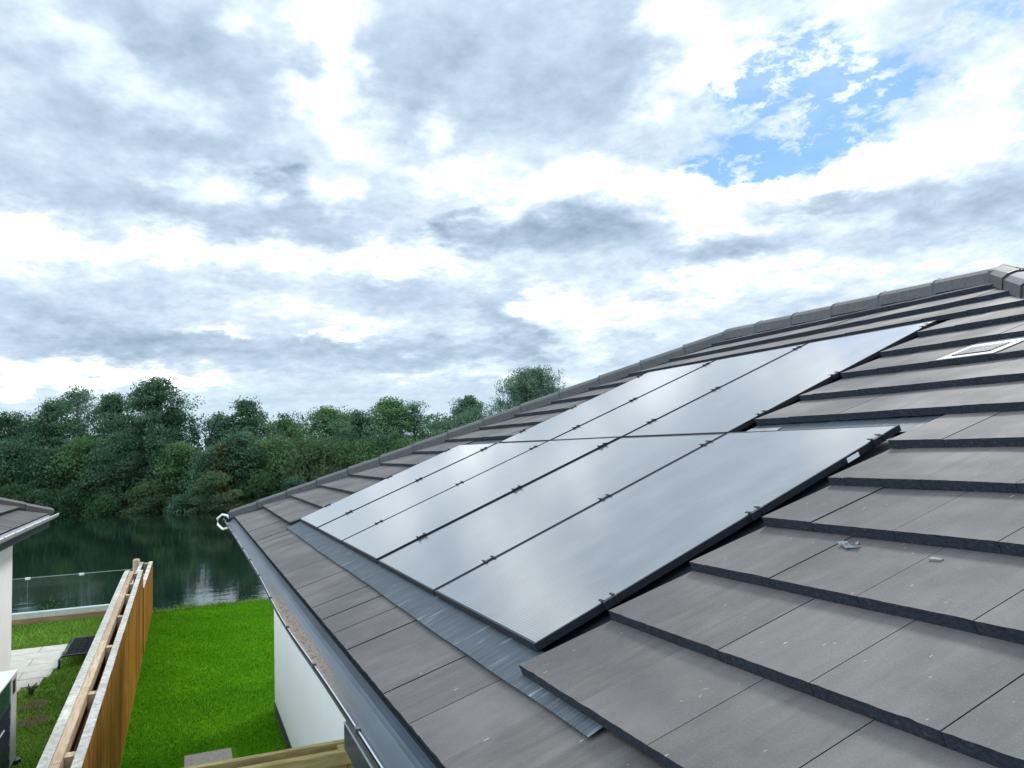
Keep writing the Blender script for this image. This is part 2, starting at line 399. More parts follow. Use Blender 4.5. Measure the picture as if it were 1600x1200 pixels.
def leaf_mat(name, a, b, c):
    m_ = bpy.data.materials.new(name); m_.use_nodes = True; t = NT(m_); v = t.attr('var')
    n = t.noise(t.co(), .8, 3, .6)
    col = t.ramp(t.math('ADD', t.math('MULTIPLY', v, .6), t.math('MULTIPLY', n, .4)), [(.2, a), (.5, b), (.8, c)])
    t.set('Base Color', col); t.b.inputs['Roughness'].default_value = .85; t.b.inputs['Specular IOR Level'].default_value = .15
    nodes = t.t.nodes; tr = nodes.new('ShaderNodeBsdfTranslucent'); t.t.links.new(col, tr.inputs[0])
    mx = nodes.new('ShaderNodeMixShader'); mx.inputs[0].default_value = .3
    out = [n_ for n_ in nodes if n_.type == 'OUTPUT_MATERIAL'][0]
    t.t.links.new(t.b.outputs[0], mx.inputs[1]); t.t.links.new(tr.outputs[0], mx.inputs[2]); t.t.links.new(mx.outputs[0], out.inputs[0])
    return m_
LEAF_D = leaf_mat('dark_leaves', (.032, .078, .048), (.078, .150, .085), (.14, .235, .12))  # teal tint in this leaf colour stands in for distant haze
LEAF_M = leaf_mat('mid_leaves', (.042, .095, .042), (.095, .180, .068), (.16, .27, .095))
LEAF_B = leaf_mat('birch_leaves', (.06, .11, .078), (.11, .185, .12), (.18, .28, .17))
LEAF_Y = leaf_mat('pale_leaves', (.045, .082, .036), (.08, .13, .055), (.125, .18, .08))
LEAF_S = leaf_mat('shrub_leaves', (.026, .065, .028), (.048, .11, .042), (.085, .15, .06))
LEAF_O = leaf_mat('rusty_leaves', (.06, .06, .025), (.10, .085, .03), (.16, .11, .04))
BARK = plain('bark', (.06, .052, .045), .9, 6, .4)
BARKW = plain('birch_bark', (.30, .29, .27), .8, 4, .5)

# ------------------------------------------------------------------ setting: ground, lawn, water
ZG, ZW = -2.63, -3.42
def shore(Y):                          # far shoreline
    return -55.0 + (.55*Y if Y < 0 else .12*Y) + 1.0*sin(Y*.35) + .6*sin(Y*.9+1)
def hgt(X, Y):
    if X > -11.0: return ZG
    if X > -13.5: return ZG + (-11.0-X)/2.5*(-1.9)
    s = shore(max(-70, min(80, Y)))
    if X > s: return ZG-1.9
    if X > s-3: return ZG-1.9 + (s-X)/3*1.75
    return min(ZG-.15 + (s-3-X)*.02, ZG+6)
def build_ground():
    xs = sorted(set([80, 20, 9, 2, -4, -10, -11, -11.6, -12.4, -13.5, -20, -30] + [round(-40-i*1.0, 2) for i in range(75)] + [-130, -160, -220, -320, -500, -900, -1800, 300, 900]))
    ys = sorted(set([-1500, -600, -300, -150, -100] + [round(-80+i*2.5, 2) for i in range(70)] + [120, 160, 300, 600, 1500]))
    vs = [(x, y, hgt(x, y)) for x in xs for y in ys]; ny = len(ys)
    fs = [(i*ny+j, (i+1)*ny+j, (i+1)*ny+j+1, i*ny+j+1) for i in range(len(xs)-1) for j in range(ny-1)]
    b = MB(); b.mesh(vs, fs); tag(b.build('ground', EARTH, smooth=True), kind='structure')
build_ground()
b = MB(); b.poly([(-11.4, -1400, ZW), (-11.4, 1400, ZW), (-150, 1400, ZW), (-150, -1400, ZW)][::-1])
tag(b.build('water', WATER, fix=False), kind='structure')
def sheet(name, poly, z, m_, nx=30, rough=.0):
    b = MB(); b.poly([(x, y, z) for x, y in poly]); return tag(b.build(name, m_, fix=False), kind='structure')
sheet('lawn', [(-10.75, -1.7), (9, -1.7), (9, .02), (-2.8, .02), (-2.8, 14), (-10.75, 14)], ZG+.004, LAWN)
sheet('neighbour_lawn', [(-10.84, -14), (2.9, -14), (2.9, -1.93), (-10.84, -1.93)], ZG+.004, GRASSN)

def blades(name, n, region, m_, hmin, hmax, w, seed, inside=None, dens=None):
    r = np.random.default_rng(seed); x0, x1, y0, y1 = region
    X = r.uniform(x0, x1, n); Y = r.uniform(y0, y1, n)
    if inside is not None:
        k = inside(X, Y, r); X, Y = X[k], Y[k]
    n = len(X); a = r.uniform(0, 2*pi, n); h = r.uniform(hmin, hmax, n)*(.85+.2*np.sin(X*2.1+np.sin(Y*3))**2)
    lean = r.normal(0, .5, (n, 2))*h[:, None]
    z = np.full(n, ZG+.003)
    dx, dy = np.cos(a)*w, np.sin(a)*w
    V = np.empty((n, 3, 3)); V[:, 0] = np.c_[X-dx, Y-dy, z]; V[:, 1] = np.c_[X+dx, Y+dy, z]; V[:, 2] = np.c_[X+lean[:, 0], Y+lean[:, 1], z+h]
    return tag(fast_mesh(name, V.reshape(-1, 3), 3, m_, r.uniform(0, 1, n)), kind='stuff')
def in_stone(X, Y): return (X > -1.80) & (X < -1.2) & (Y > -1.04) & (Y < -.48)
o = blades('lawn_grass', 260000, (-10.75, -1.0, -1.63, 3.0), BLADE, .015, .034, .003, 1, lambda X, Y, r: ~in_stone(X, Y) & ((Y < .03) | (X < -2.9))); o['label'] = 'short bright green mown grass of the lawn between fence and white wall'; o['category'] = 'grass'
o = blades('bank_grass', 2600, (-11.05, -10.5, -1.6, 3.0), BLADEN, .04, .10, .006, 2, lambda X, Y, r: r.uniform(0, 1, len(X)) < .25+.75*np.sin(Y*5)**2); o['label'] = 'longer ragged grass along the lake edge of the lawn'; o['category'] = 'grass'
def patio_edge(X):                     # right-hand edge of the paving
    return np.interp(X, [-8.45, -7.6, -6.9, -6.3, -5.7, -5.35], [-2.90, -2.90, -2.84, -2.92, -3.0, -3.3])
def on_patio(X, Y): return (X > -8.40) & (X < -5.35) & (Y < patio_edge(X))
def ngrass(X, Y, r):
    bare = ((X+4.75)**2/.05+(Y+2.86)**2/.05 < 1) | ((X+4.0)**2/.05+(Y+2.76)**2/.05 < 1)
    return ~on_patio(X, Y) & ~(bare & (r.uniform(0, 1, len(X)) < .55))
o = blades('garden_grass', 60000, (-10.84, -2.0, -4.6, -1.95), BLADEN, .02, .06, .0045, 3, ngrass); o['label'] = 'rough patchy grass of the garden on the left of the fence'; o['category'] = 'grass'
b = MB()
for cx, cy in ((-4.75, -2.86), (-4.0, -2.76)):
    b.poly([(cx+.26*cos(t)*(1+.15*sin(3*t)), cy+.2*sin(t)*(1+.2*cos(2*t)), ZG+.008) for t in np.linspace(0, 2*pi, 20, endpoint=False)])
tag(b.build('bare_soil', ground_mat('bare_soil_mat', [(.3, (.05, .055, .02)), (.5, (.12, .095, .05)), (.68, (.19, .15, .10))], 6, 60), fix=False), kind='structure')

# paving of the neighbouring garden, slab by slab in one sheet
def clip(poly, f):
    out = []
    for i, p in enumerate(poly):
        q = poly[(i+1) % len(poly)]; a, c = f(p), f(q)
        if a >= 0: out.append(p)
        if (a >= 0) != (c >= 0):
            t = a/(a-c); out.append((p[0]+(q[0]-p[0])*t, p[1]+(q[1]-p[1])*t))
    return out
b = MB(); jit = random.Random(3)
row = 0; X = -8.42
while X < -5.3:
    Y = -6.0 + (.45 if row % 2 else 0)
    while Y < -2.7:
        x0, x1, y0, y1 = X+.006, X+.444, Y+.006, min(Y+.894, 9)
        pts = [(x0, y0)] + [(x0, y) for y in ()] + [(x1, y0), (x1, y1), (x0, y1)]
        e = float(patio_edge(np.array([(x0+x1)/2]))[()][0])
        if y0 < e:
            y1 = min(y1, e + jit.uniform(-.02, .02)); z = ZG+.022+jit.uniform(-.002, .002)
            b.box((x0, y0, ZG-.02), (x1, y1, z), jit.random())
        Y += .9
    X += .45; row += 1
tag(b.build('patio', PAVE), kind='structure')

# ------------------------------------------------------------------ bungalow
AL = radians(21.687); CA, SA = cos(AL), sin(AL)
UC, VC, VR = -3.348, -.437, 4.505
URL = UC+(VR-VC)*CA; URR = 4.16; UE = URR+(VR-VC)*CA
YE, ZE = VC*CA, VC*SA; YR, ZR = VR*CA, VR*SA; YB = 2*YR-YE
GAUGE, COVER, VK0 = .337, .314, -.087
HF, TILT, TH = .0, .034/.337, .033
def rp(u, v, h=0): return (u, v*CA-h*SA, v*SA+h*CA)
def tile_face(b, place, umin, umax, vtop, inside, joint, seed, keep=None, vcuts=None, detail=False, gap=.0022):
    """one roof slope: courses of flat interlocking tiles; place(u,v,h) -> point"""
    r = random.Random(seed); k = -1
    nk = int(math.ceil((vtop-VK0)/GAUGE))+1
    for k in range(-1, nk):
        v0 = VK0+k*GAUGE; v1 = v0+GAUGE+.03
        if k == -1: v0 = VC
        if v0 > vtop-.02: break
        v1 = min(v1, vtop)
        off = joint[k % 2]
        j0 = int((umin-off)/COVER)-1; j1 = int((umax-off)/COVER)+1
        for j in range(j0, j1+1):
            ua, ub = off+j*COVER+gap/2, off+(j+1)*COVER-gap/2
            poly = [(ua, v0), (ub, v0), (ub, v1), (ua, v1)]
            for f in inside:
                poly = clip(poly, f)
                if len(poly) < 3: break
            if len(poly) < 3: continue
            pieces = [poly]
            if keep is not None: pieces = keep(poly, k)
            for pc in pieces:
                if len(pc) < 3: continue
                lift = r.uniform(-.0012, .0012); var = r.random(); sk = r.uniform(-.0015, .0015)
                um = (ua+ub)/2
                vs0 = VK0+k*GAUGE if k >= 0 else VC
                H = lambda u, v: HF-(.014 if k < 0 else 0)+lift+sk*(u-um)/.15 - TILT*(v-vs0)
                pc2 = []
                for i, p in enumerate(pc):              # ragged front edge
                    q = pc[(i+1) % len(pc)]; pc2.append(p)
                    if detail and abs(p[1]-v0) < 1e-6 and abs(q[1]-v0) < 1e-6 and abs(q[0]-p[0]) > .05:
                        n = 14
                        for s in range(1, n):
                            chip = r.uniform(0, .0022) + (.004*r.random() if r.random() < .10 else 0)
                            pc2.append((p[0]+(q[0]-p[0])*s/n, v0+chip))
                top = [place(u, v, H(u, v)) for u, v in pc2]
                bot = [place(u, v - (.0 if abs(v-v0) > .01 else (v-v0)*.8), H(u, v)-TH) for u, v in pc2]
                n_ = len(top)
                b.mesh(top, [tuple(range(n_))], var)
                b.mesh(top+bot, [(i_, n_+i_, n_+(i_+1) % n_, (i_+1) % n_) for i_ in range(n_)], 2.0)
def front_inside(u0, ur):
    return [lambda p: p[0]-(u0+(p[1]-VC)*CA), lambda p: (ur-(p[1]-VC)*CA)-p[0]]
house = empty('bungalow', (-2.888, .052, ZG))
def hp(bm, name, m_, **k):             # part of our bungalow, kept in world coordinates
    o = bm.build(name, m_, **k); o.parent = house; o.matrix_parent_inverse = Matrix.Translation(-house.location); return o
tag(house, 'white rendered bungalow under the grey tiled hip roof that carries the solar panels', 'bungalow')

# the two panel fields cut out of the tiling
FL = [(0.0-.012, 5.45+.045, -.075, 1.885), (1.09-.012, 4.36+.015, 1.885, 3.60)]
def keep_front(poly, k):
    out = []; v0 = VK0+k*GAUGE
    if k < 0: return [poly]
    hit = None
    vm_ = sum(p[1] for p in poly)/len(poly)
    c = v0+GAUGE*.5
    if 0 <= k <= 5: lo, hi = FL[0][:2]; 
    elif 6 <= k <= 10: lo, hi = FL[1][:2]
    else: lo = hi = None
    if lo is None: return [poly]
    L_ = clip(poly, lambda p: lo-p[0]); R_ = clip(poly, lambda p: p[0]-hi)
    res = [q for q in (L_, R_) if len(q) >= 3 and (max(p[0] for p in q)-min(p[0] for p in q)) > .012]
    return res
JF = {0: .230, 1: .075}
b = MB(); tile_face(b, rp, UC, UE, VR-.03, front_inside(UC, UE), JF, 11, keep_front, detail=True)
def westp(u, v, h): q = rp(u, v, h); return (UC+q[1]-YE, (YE+YB)/2-q[0], q[2])
def eastp(u, v, h): q = rp(u, v, h); return (UE-(q[1]-YE), (YE+YB)/2+q[0], q[2])
def backp(u, v, h): q = rp(u, v, h); return ((UC+UE)-u, 2*YR-q[1], q[2])
hw = (YB-YE)/2
tile_face(b, westp, -hw, hw, VR-.02, front_inside(-hw, hw), JF, 12)
tile_face(b, eastp, -hw, hw, VR-.02, front_inside(-hw, hw), JF, 13)
tile_face(b, backp, UC, UE, VR-.03, front_inside(UC, UE), JF, 14)
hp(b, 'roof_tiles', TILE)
# underlay deck beneath the tiles
b = MB()
def deck(b, T, u0, u1, w):
    h = -.085; vt = VR-.01
    b.poly([T(u0+.02, VC+.02, h), T(u1-.02, VC+.02, h), T(u1-(vt-VC)*CA, vt, h), T(u0+(vt-VC)*CA, vt, h)])
deck(b, rp, UC, UE, 0); deck(b, westp, -hw, hw, 0); deck(b, eastp, -hw, hw, 0); deck(b, backp, UC, UE, 0)
hp(b, 'roof_deck', DARKP, fix=False)

# ridge and hip capping: angular tiles, lapped, with a clip at each joint
PROF = [(-.094, -.075), (-.090, .0), (-.058, .027), (-.018, .041), (.018, .041), (.058, .027), (.090, .0), (.094, -.075)]
def capping(bt, bc, A, B, seg=.47, seed=1, flat=True):
    A, B = Vector(A), Vector(B); d = (B-A); Ln = d.length; d.normalize()
    side = d.cross(Vector((0, 0, 1))).normalized(); up = side.cross(d).normalized()
    n = max(1, round(Ln/seg)); s = Ln/n; r = random.Random(seed)
    for i in range(n):
        p0 = A+d*(i*s); p1 = A+d*((i+1)*s+(.03 if i < n-1 else 0)); g0, g1 = 1.0, 1.0; l0, l1 = .007, 0.0
        j = r.uniform(-.004, .004)
        ring0 = [p0+side*(x*1.025+j)+up*(z+l0) for x, z in PROF]; ring1 = [p1+side*(x*.98+j)+up*(z+l1-.004) for x, z in PROF]
        inn0 = [p0+side*(x*.9+j)+up*(z+l0-.016) for x, z in PROF]; inn1 = [p1+side*(x*.85+j)+up*(z+l1-.02) for x, z in PROF]
        m_ = len(PROF); vs = ring0+ring1+inn0+inn1; fs = []
        for k in range(m_-1):
            fs.append((k, k+1, m_+k+1, m_+k)); fs.append((2*m_+k, 3*m_+k, 3*m_+k+1, 2*m_+k+1)); fs.append((k, 2*m_+k, 2*m_+k+1, k+1))
            fs.append((m_+k, m_+k+1, 3*m_+k+1, 3*m_+k))
        bt.mesh(vs, fs, r.random())
        if i:
            c0 = p0-d*.004; c1 = p0+d*.012
            k0 = [c0+side*(x*1.04+j)+up*(z+l0+.002) for x, z in PROF]; k1 = [c1+side*(x*1.04+j)+up*(z+l0+.002) for x, z in PROF]
            k2 = [c0+side*(x*1.02+j)+up*(z+l0-.004) for x, z in PROF]; k3 = [c1+side*(x*1.02+j)+up*(z+l0-.004) for x, z in PROF]
            vs = k0+k1+k2+k3; fs = []
            for k in range(m_-1): fs += [(k, k+1, m_+k+1, m_+k), (k, 2*m_+k, 2*m_+k+1, k+1), (m_+k, m_+k+1, 3*m_+k+1, 3*m_+k)]
            bc.mesh(vs, fs)
            bc.tube([p0+up*(.040+l0), p0+up*(.048+l0)], .005, 6)
def caps_for(pt, mx):
    H = .03
    c = [pt(UC, YE, ZE), pt(UE, YE, ZE), pt(UE, YB, ZE), pt(UC, YB, ZE)]
    rl, rr = pt(URL, YR, ZR+H), pt(URR, YR, ZR+H)
    bt, bc = MB(), MB()
    for i, (q, e) in enumerate(((c[0], rl), (c[1], rr), (c[2], rr), (c[3], rl))):
        q = (q[0], q[1], q[2]+H-.01); capping(bt, bc, q, e, seed=i)
    capping(bt, bc, rl, rr, seed=9)
    for e in (rl, rr):                  # three-way junction piece
        e = Vector(e); rg = []
        for k in range(10):
            t = 2*pi*k/10; rg.append(e+Vector((cos(t)*.10, sin(t)*.10, .005)))
        ap = e+Vector((0, 0, .053)); i0 = rg+[Vector((p.x, p.y, p.z-.05)) for p in rg]+[ap]
        bt.mesh(i0, [(k, (k+1) % 10, 20) for k in range(10)]+[(k, 10+k, 10+(k+1) % 10, (k+1) % 10) for k in range(10)], .5)
    return bt, bc
bt, bc = caps_for(lambda x, y, z: (x, y, z), 0)
o = hp(bt, 'ridge_capping', CAPM, fix=False); o2 = hp(bc, 'cap_clip', DARKP, fix=False); o2['kind'] = 'stuff'
# roof vent tile, white surround with a dark louvre
b = MB(); vv = VK0+8*GAUGE
def slab(b, u0, u1, v0, v1, h0, th, tilt=TILT, vref=None, a=0):
    vref = v0 if vref is None else vref
    H = lambda v: h0-tilt*(v-vref)
    b.prism([rp(u0, v0, H(v0)), rp(u1, v0, H(v0)), rp(u1, v1, H(v1)), rp(u0, v1, H(v1))],
            [rp(u0, v0, H(v0)-th), rp(u1, v0, H(v0)-th), rp(u1, v1, H(v1)-th), rp(u0, v1, H(v1)-th)], a)
slab(b, 4.978, 5.282, vv+.001, vv+.335, HF+.0045, .006, vref=vv)
VENTM = plain('pale_vent_plastic', (.20, .205, .21), .4, 12, .08)
vent = hp(b, 'roof_vent', VENTM, bevel=.002)
b = MB(); slab(b, 5.03, 5.235, vv+.05, vv+.215, HF+.007, .004, vref=vv)
lou = hp(b, 'vent_louvre', DARKP); lou.parent = vent; lou.matrix_parent_inverse = house.matrix_parent_inverse
for i in range(7):
    pass
b = MB()
for i in range(7): slab(b, 5.035, 5.23, vv+.055+i*.023, vv+.066+i*.023, HF+.010, .004, vref=vv)
sl_ = hp(b, 'louvre_slats', plain('louvre_grey', (.07, .085, .11), .4, 20, .2)); sl_.parent = lou; sl_.matrix_parent_inverse = house.matrix_parent_inverse
# lead apron below the panels: finely pleated strip lying on the eaves course
b = MB(); n = 640
u0, u1 = -.06, 5.98
ts = np.linspace(0, 1, n+1)
for i in range(n):
    ua, ub = u0+(u1-u0)*ts[i], u0+(u1-u0)*ts[i+1]
    pl = .0028
    za = HF-.008-TILT*.28 + (pl if i % 2 else 0); zb = HF-.008-TILT*.28 + (0 if i % 2 else pl)
    wob = lambda u: .003*sin(u*2.3)+.0012*sin(u*9)
    vA, vB = -.135, .02
    zt = -.034
    b.mesh([rp(ua, vA+wob(ua), za+.002), rp(ub, vA+wob(ub), zb+.002), rp(ub, vB, zt+zb-za if 0 else zt+(0 if i % 2 else pl)), rp(ua, vB, zt+(pl if i % 2 else 0))], [(0, 1, 2, 3)], 0)
hp(b, 'lead_flashing', FLASH, fix=False)
# black tray under the modules and side trims
b = MB()
slab(b, -.01, 5.493, -.0, 1.90, -.052, .01, tilt=.0)
slab(b, 1.08, 4.372, 1.90, 3.62, -.056, .01, tilt=.0)
hp(b, 'panel_tray', DARKP)
b = MB(); slab(b, 4.375, 5.49, 1.772, 1.99, -.036, .006, tilt=.02); hp(b, 'top_flashing', FLASH)
b = MB(); slab(b, -.005, 1.075, 1.772, 1.99, -.036, .006, tilt=.02); hp(b, 'top_flashing', FLASH)
# pale foil laps showing at the stepped corner and beside the frame
FOIL = plain('foil_lap', (.20, .22, .23), .4, 14, .3)
b = MB(); slab(b, 4.39, 4.62, 1.80, 1.88, -.031, .002, tilt=0.02); hp(b, 'foil_lap', FOIL)
b = MB(); slab(b, 5.462, 5.488, 1.15, 1.26, -.046, .002, tilt=0); hp(b, 'foil_lap', FOIL)

# gutter along the front eave (open trough) with brackets, fascia and soffit
def gutter(bm, T, x0, x1, sag=None, step=.1):
    n = int((x1-x0)/step); prof = []
    for k in range(13):
        t = pi*k/12; prof.append((-.056*cos(t), -.062*sin(t)))
    for i in range(n):
        xa, xb = x0+(x1-x0)*i/n, x0+(x1-x0)*(i+1)/n
        for (xx, tag_) in ((0, 0),): pass
        def ring(x, off):
            s = sag(x) if sag else 0
            out = []
            for (y, z) in prof:
                k = (y+.056)/.112     # 0 outer .. 1 inner
                yy = YE-.058+y; zz = ZE-.030+z
                yy -= (1-k)*s*.30; zz -= (1-k)*s
                sc = 1
                out.append(T(x, yy + (0 if off == 0 else (y/.056)*.004), zz-(0 if off == 0 else .004)))
            return out
        A0, A1 = ring(xa, 0), ring(xb, 0); B0, B1 = ring(xa, 1), ring(xb, 1)
        for k in range(12):
            bm.mesh([A0[k], A0[k+1], A1[k+1], A1[k]], [(0, 1, 2, 3)]); bm.mesh([B0[k], B0[k+1], B1[k+1], B1[k]], [(3, 2, 1, 0)])
ident = lambda x, y, z: (x, y, z)
sagf = lambda x: .03*math.exp(-((x-3.4)/1.1)**2)+.016
b = MB(); gutter(b, ident, UC-.01, UE, sagf)
gut = hp(b, 'gutter', GUTM, fix=False, smooth=True)
b = MB()
lip = []
for i in range(120):
    x = UC-.01+(UE-UC)*i/119; lip.append((x, YE-.114-sagf(x)*.30, ZE-.028-sagf(x)))
b.tube(lip, .0028, 6)
lo_ = hp(b, 'gutter_lip', GREYP, smooth=True); lo_.parent = gut; lo_.matrix_parent_inverse = house.matrix_parent_inverse
x = UC+.35
xs_ = []
while x < UE: xs_.append(x); x += .83
for x in xs_:
    b = MB(); s = sagf(x); pts = []
    for k in range(11):
        t = pi*k/10; kk = (1-cos(t))/2
        pts.append((x, YE-.058-.061*cos(t)-(1-kk)*s*.3, ZE-.030-.067*sin(t)-(1-kk)*s))
    pts = [(x, YE-.118-s*.3, ZE-.02-s)] + pts
    for q0, q1 in zip(pts[:-1], pts[1:]):
        b.mesh([(q0[0]-.012, q0[1], q0[2]), (q0[0]+.012, q0[1], q0[2]), (q1[0]+.012, q1[1], q1[2]), (q1[0]-.012, q1[1], q1[2])], [(0, 1, 2, 3)])
    # inner face strap seen from above
    for q0, q1 in zip(pts[1:-1], pts[2:]):
        f = lambda q: (q[0], q[1]*.93+(YE-.058)*.07, q[2]*.96+(ZE-.03)*.04+.001)
        a0, a1 = f(q0), f(q1)
        b.mesh([(a0[0]-.003, a0[1], a0[2]), (a0[0]+.003, a0[1], a0[2]), (a1[0]+.003, a1[1], a1[2]), (a1[0]-.003, a1[1], a1[2])], [(0, 1, 2, 3)])
    b.box((x-.014, YE-.124-s*.3, ZE-.034-s), (x+.014, YE-.108-s*.3, ZE-.018-s))
    o = hp(b, 'gutter_bracket', FASC, fix=False); o.parent = gut; o.matrix_parent_inverse = house.matrix_parent_inverse
b = MB(); b.box((UC+.02, YE+.012, ZE-.22), (UE-.02, YE+.03, ZE-.045)); b.box((UC+.02, YE+.03, ZE-.22), (UC+.038, YB-.03, ZE-.045))
b.box((UE-.038, YE+.03, ZE-.22), (UE-.02, YB-.03, ZE-.045)); b.box((UC+.038, YB-.03, ZE-.22), (UE-.038, YB-.012, ZE-.045))
hp(b, 'fascia', FASC)
b = MB(); b.box((UC+.04, YE+.032, ZE-.215), (UE-.04, YB-.032, ZE-.205)); hp(b, 'soffit', WHITEP)
# white bent pipe looping out at the far gutter end
b = MB(); xg = UC-.03
pp = [(xg+.03, YE-.05, ZE-.045), (xg-.02, YE-.075, ZE-.01), (xg-.10, YE-.13, ZE+.0), (xg-.16, YE-.19, ZE-.055), (xg-.17, YE-.185, ZE-.135), (xg-.10, YE-.125, ZE-.195), (xg+.02, YE-.07, ZE-.17)]
b.tube(pp, .015, 8); o = hp(b, 'gutter_outlet', WHITEP, smooth=True); o['label'] = 'white bent outlet pipe looping at the gutter corner'; o.parent = gut; o.matrix_parent_inverse = house.matrix_parent_inverse
# walls
WX0, WX1, WY0, WY1 = UC+.46, UE-.46, YE+.458, YB-.458
b = MB(); zt = ZE-.21
b.box((WX0, WY0, ZG-.1), (WX1, WY0+.25, zt)); b.box((WX0, WY1-.25, ZG-.1), (WX1, WY1, zt))
b.box((WX0, WY0+.25, ZG-.1), (WX0+.25, WY1-.25, zt)); b.box((WX1-.25, WY0+.25, ZG-.1), (WX1, WY1-.25, zt))
hp(b, 'wall', RENDER)
b = MB(); b.box((WX0-.006, WY0-.006, ZG), (WX1, WY0-.001, ZG+.12)); hp(b, 'plinth', FASC)
# dark hood standing out from the wall under the gutter
b = MB()
hx0, hx1, hy0, hz = 2.80, 5.1, -.120, -1.0
pts = [(hx0+.03, hy0), (hx0, hy0+.03), (hx0, WY0-.04), (hx0+.03, WY0-.002), (hx1, WY0-.002), (hx1, hy0)]
b.prism([(p[0], p[1], hz) for p in pts], [(p[0], p[1], hz-.16) for p in pts])
o = hp(b, 'wall_hood', plain('navy_gloss', (.012, .035, .06), .3, 30, .2), bevel=.006); o['label'] = 'dark blue flat-topped hood on the wall below the gutter'
b = MB(); b.box((hx0+.04, hy0-.004, hz+.001), (hx1, hy0+.006, hz+.005)); o = hp(b, 'hood_edge', GREYP); 

# ------------------------------------------------------------------ solar panels
PW, PH = 1.09, 1.7655
RX = Matrix.Rotation(AL, 4, 'X')
def make_panel():
    root = empty('solar_panel')
    w, h, t, rim = PW-.030, PH-.014, .026, .008
    b = MB()
    b.box((0, 0, -t), (w, rim, 0)); b.box((0, h-rim, -t), (w, h, 0)); b.box((0, rim, -t), (rim, h-rim, 0)); b.box((w-rim, rim, -t), (w, h-rim, 0))
    fr = b.build('frame', FRAME, root)
    b = MB(); b.box((rim, rim, -.012), (w-rim, h-rim, -.0012)); g = b.build('glass', GLASS, root)
    return root
def make_clamp(b, x, y, edge=0):
    for s in (-1, 1):
        b.box((x-.013, y+s*.022-.0045, -.02), (x+.013, y+s*.022+.0045, .0075))
        if edge >= 0: b.box((x+.004, y+s*.022-.004, .006), (x+.028, y+s*.022+.004, .0095))
        if edge <= 0: b.box((x-.028, y+s*.022-.004, .006), (x-.004, y+s*.022+.004, .0095))
    b.box((x-.008, y-.018, -.02), (x+.008, y+.018, .006))
proto = make_panel()
def copy_tree(o, parent=None):
    c = o.copy(); COL.objects.link(c)
    if parent is not None: c.parent = parent
    for ch in list(o.children): copy_tree(ch, c)
    return c
names_low = ['solar panel at the far left end of the lower row, beside the hip', 'second solar panel of the lower row from the far gutter corner', 'middle solar panel of the five in the lower row',
             'fourth solar panel of the lower row, left of the largest seen one', 'nearest and largest seen solar panel, lower row end beside bare tiles']
names_up = ['leftmost of the three upper row solar panels, narrow and bright', 'middle one of the three solar panels in the upper row', 'right end solar panel of the upper row, beside tiles below the ridge']
slots = [(rowi, ci, lab) for rowi, (cols, names) in enumerate(((range(5), names_low), (range(1, 4), names_up))) for ci, lab in zip(cols, names)]
objs = [proto]+[copy_tree(proto) for _ in slots[1:]]
for o, (rowi, ci, lab) in zip(objs, slots):
    p = rp(ci*PW+.007, rowi*PH+.004, 0)
    jz = ((ci*37+rowi*17) % 5-2)*.0009
    o.matrix_world = Matrix.Translation(p) @ RX @ Matrix.Rotation(radians(((ci*53+rowi*29) % 7-3)*.06), 4, 'Y') @ Matrix.Translation((0, 0, jz))
    tag(o, lab, 'solar panel', 'solar panels mounted in the tiled roof')
    vs = ((.29, .95, 1.61), (2.02-PH, 2.60-PH, 3.41-PH))[rowi]
    last = ci == (4 if rowi == 0 else 3)
    for v in vs:
        b = MB(); make_clamp(b, PW-.022, v, -1 if last else 0); b.build('clamp', FRAME, o)
        if ci == (0 if rowi == 0 else 1):
            b = MB(); make_clamp(b, -.006, v, 1); b.build('clamp', FRAME, o)
    if rowi == 0 and last:
        b = MB(); b.box((PW-.0299, 1.435, -.026), (PW-.0285, 1.50, -.008)); b.build('sticker', WHITEP, o)

# scraps of debris lying on the tiles
SCRAP = mat('clear_plastic', (.26, .27, .28), .25); SCRAP.node_tree.nodes['Principled BSDF'].inputs['Transmission Weight'].default_value = .35
b = MB(); r = random.Random(5)
def tz(u, v):
    k = math.floor((v-VK0)/GAUGE); return HF-TILT*(v-VK0-k*GAUGE)
g = [[None]*7 for _ in range(5)]
for i in range(5):
    for j in range(7):
        u = 5.90+.07*j/6+r.uniform(-.004, .004); v = .842+.022*i/4+(.006*sin(j*1.3))+r.uniform(-.003, .003)
        g[i][j] = rp(u, v, tz(u, v)+.003+abs(r.gauss(0, .004))*(1 if 0 < i < 4 else .4)+(.010 if i == 2 else 0))
for i in range(4):
    for j in range(6): b.poly([g[i][j], g[i][j+1], g[i+1][j+1], g[i+1][j]])
tag(b.build('plastic_scrap', SCRAP, fix=False), 'crumpled clear plastic scrap lying on a tile near the right', 'litter')
b = MB()
b.prism([rp(6.215, .835, tz(6.2, .835)+.006), rp(6.245, .84, tz(6.2, .84)+.005), rp(6.248, .85, tz(6.2, .85)+.004), rp(6.22, .846, tz(6.2, .846)+.007)],
        [rp(6.215, .835, tz(6.2, .835)), rp(6.245, .84, tz(6.2, .84)), rp(6.248, .85, tz(6.2, .85)), rp(6.22, .846, tz(6.2, .846))])
tag(b.build('mortar_chip', plain('chip', (.2, .19, .17), .8)), 'tiny pale chip on the tiles right of the plastic scrap', 'litter')

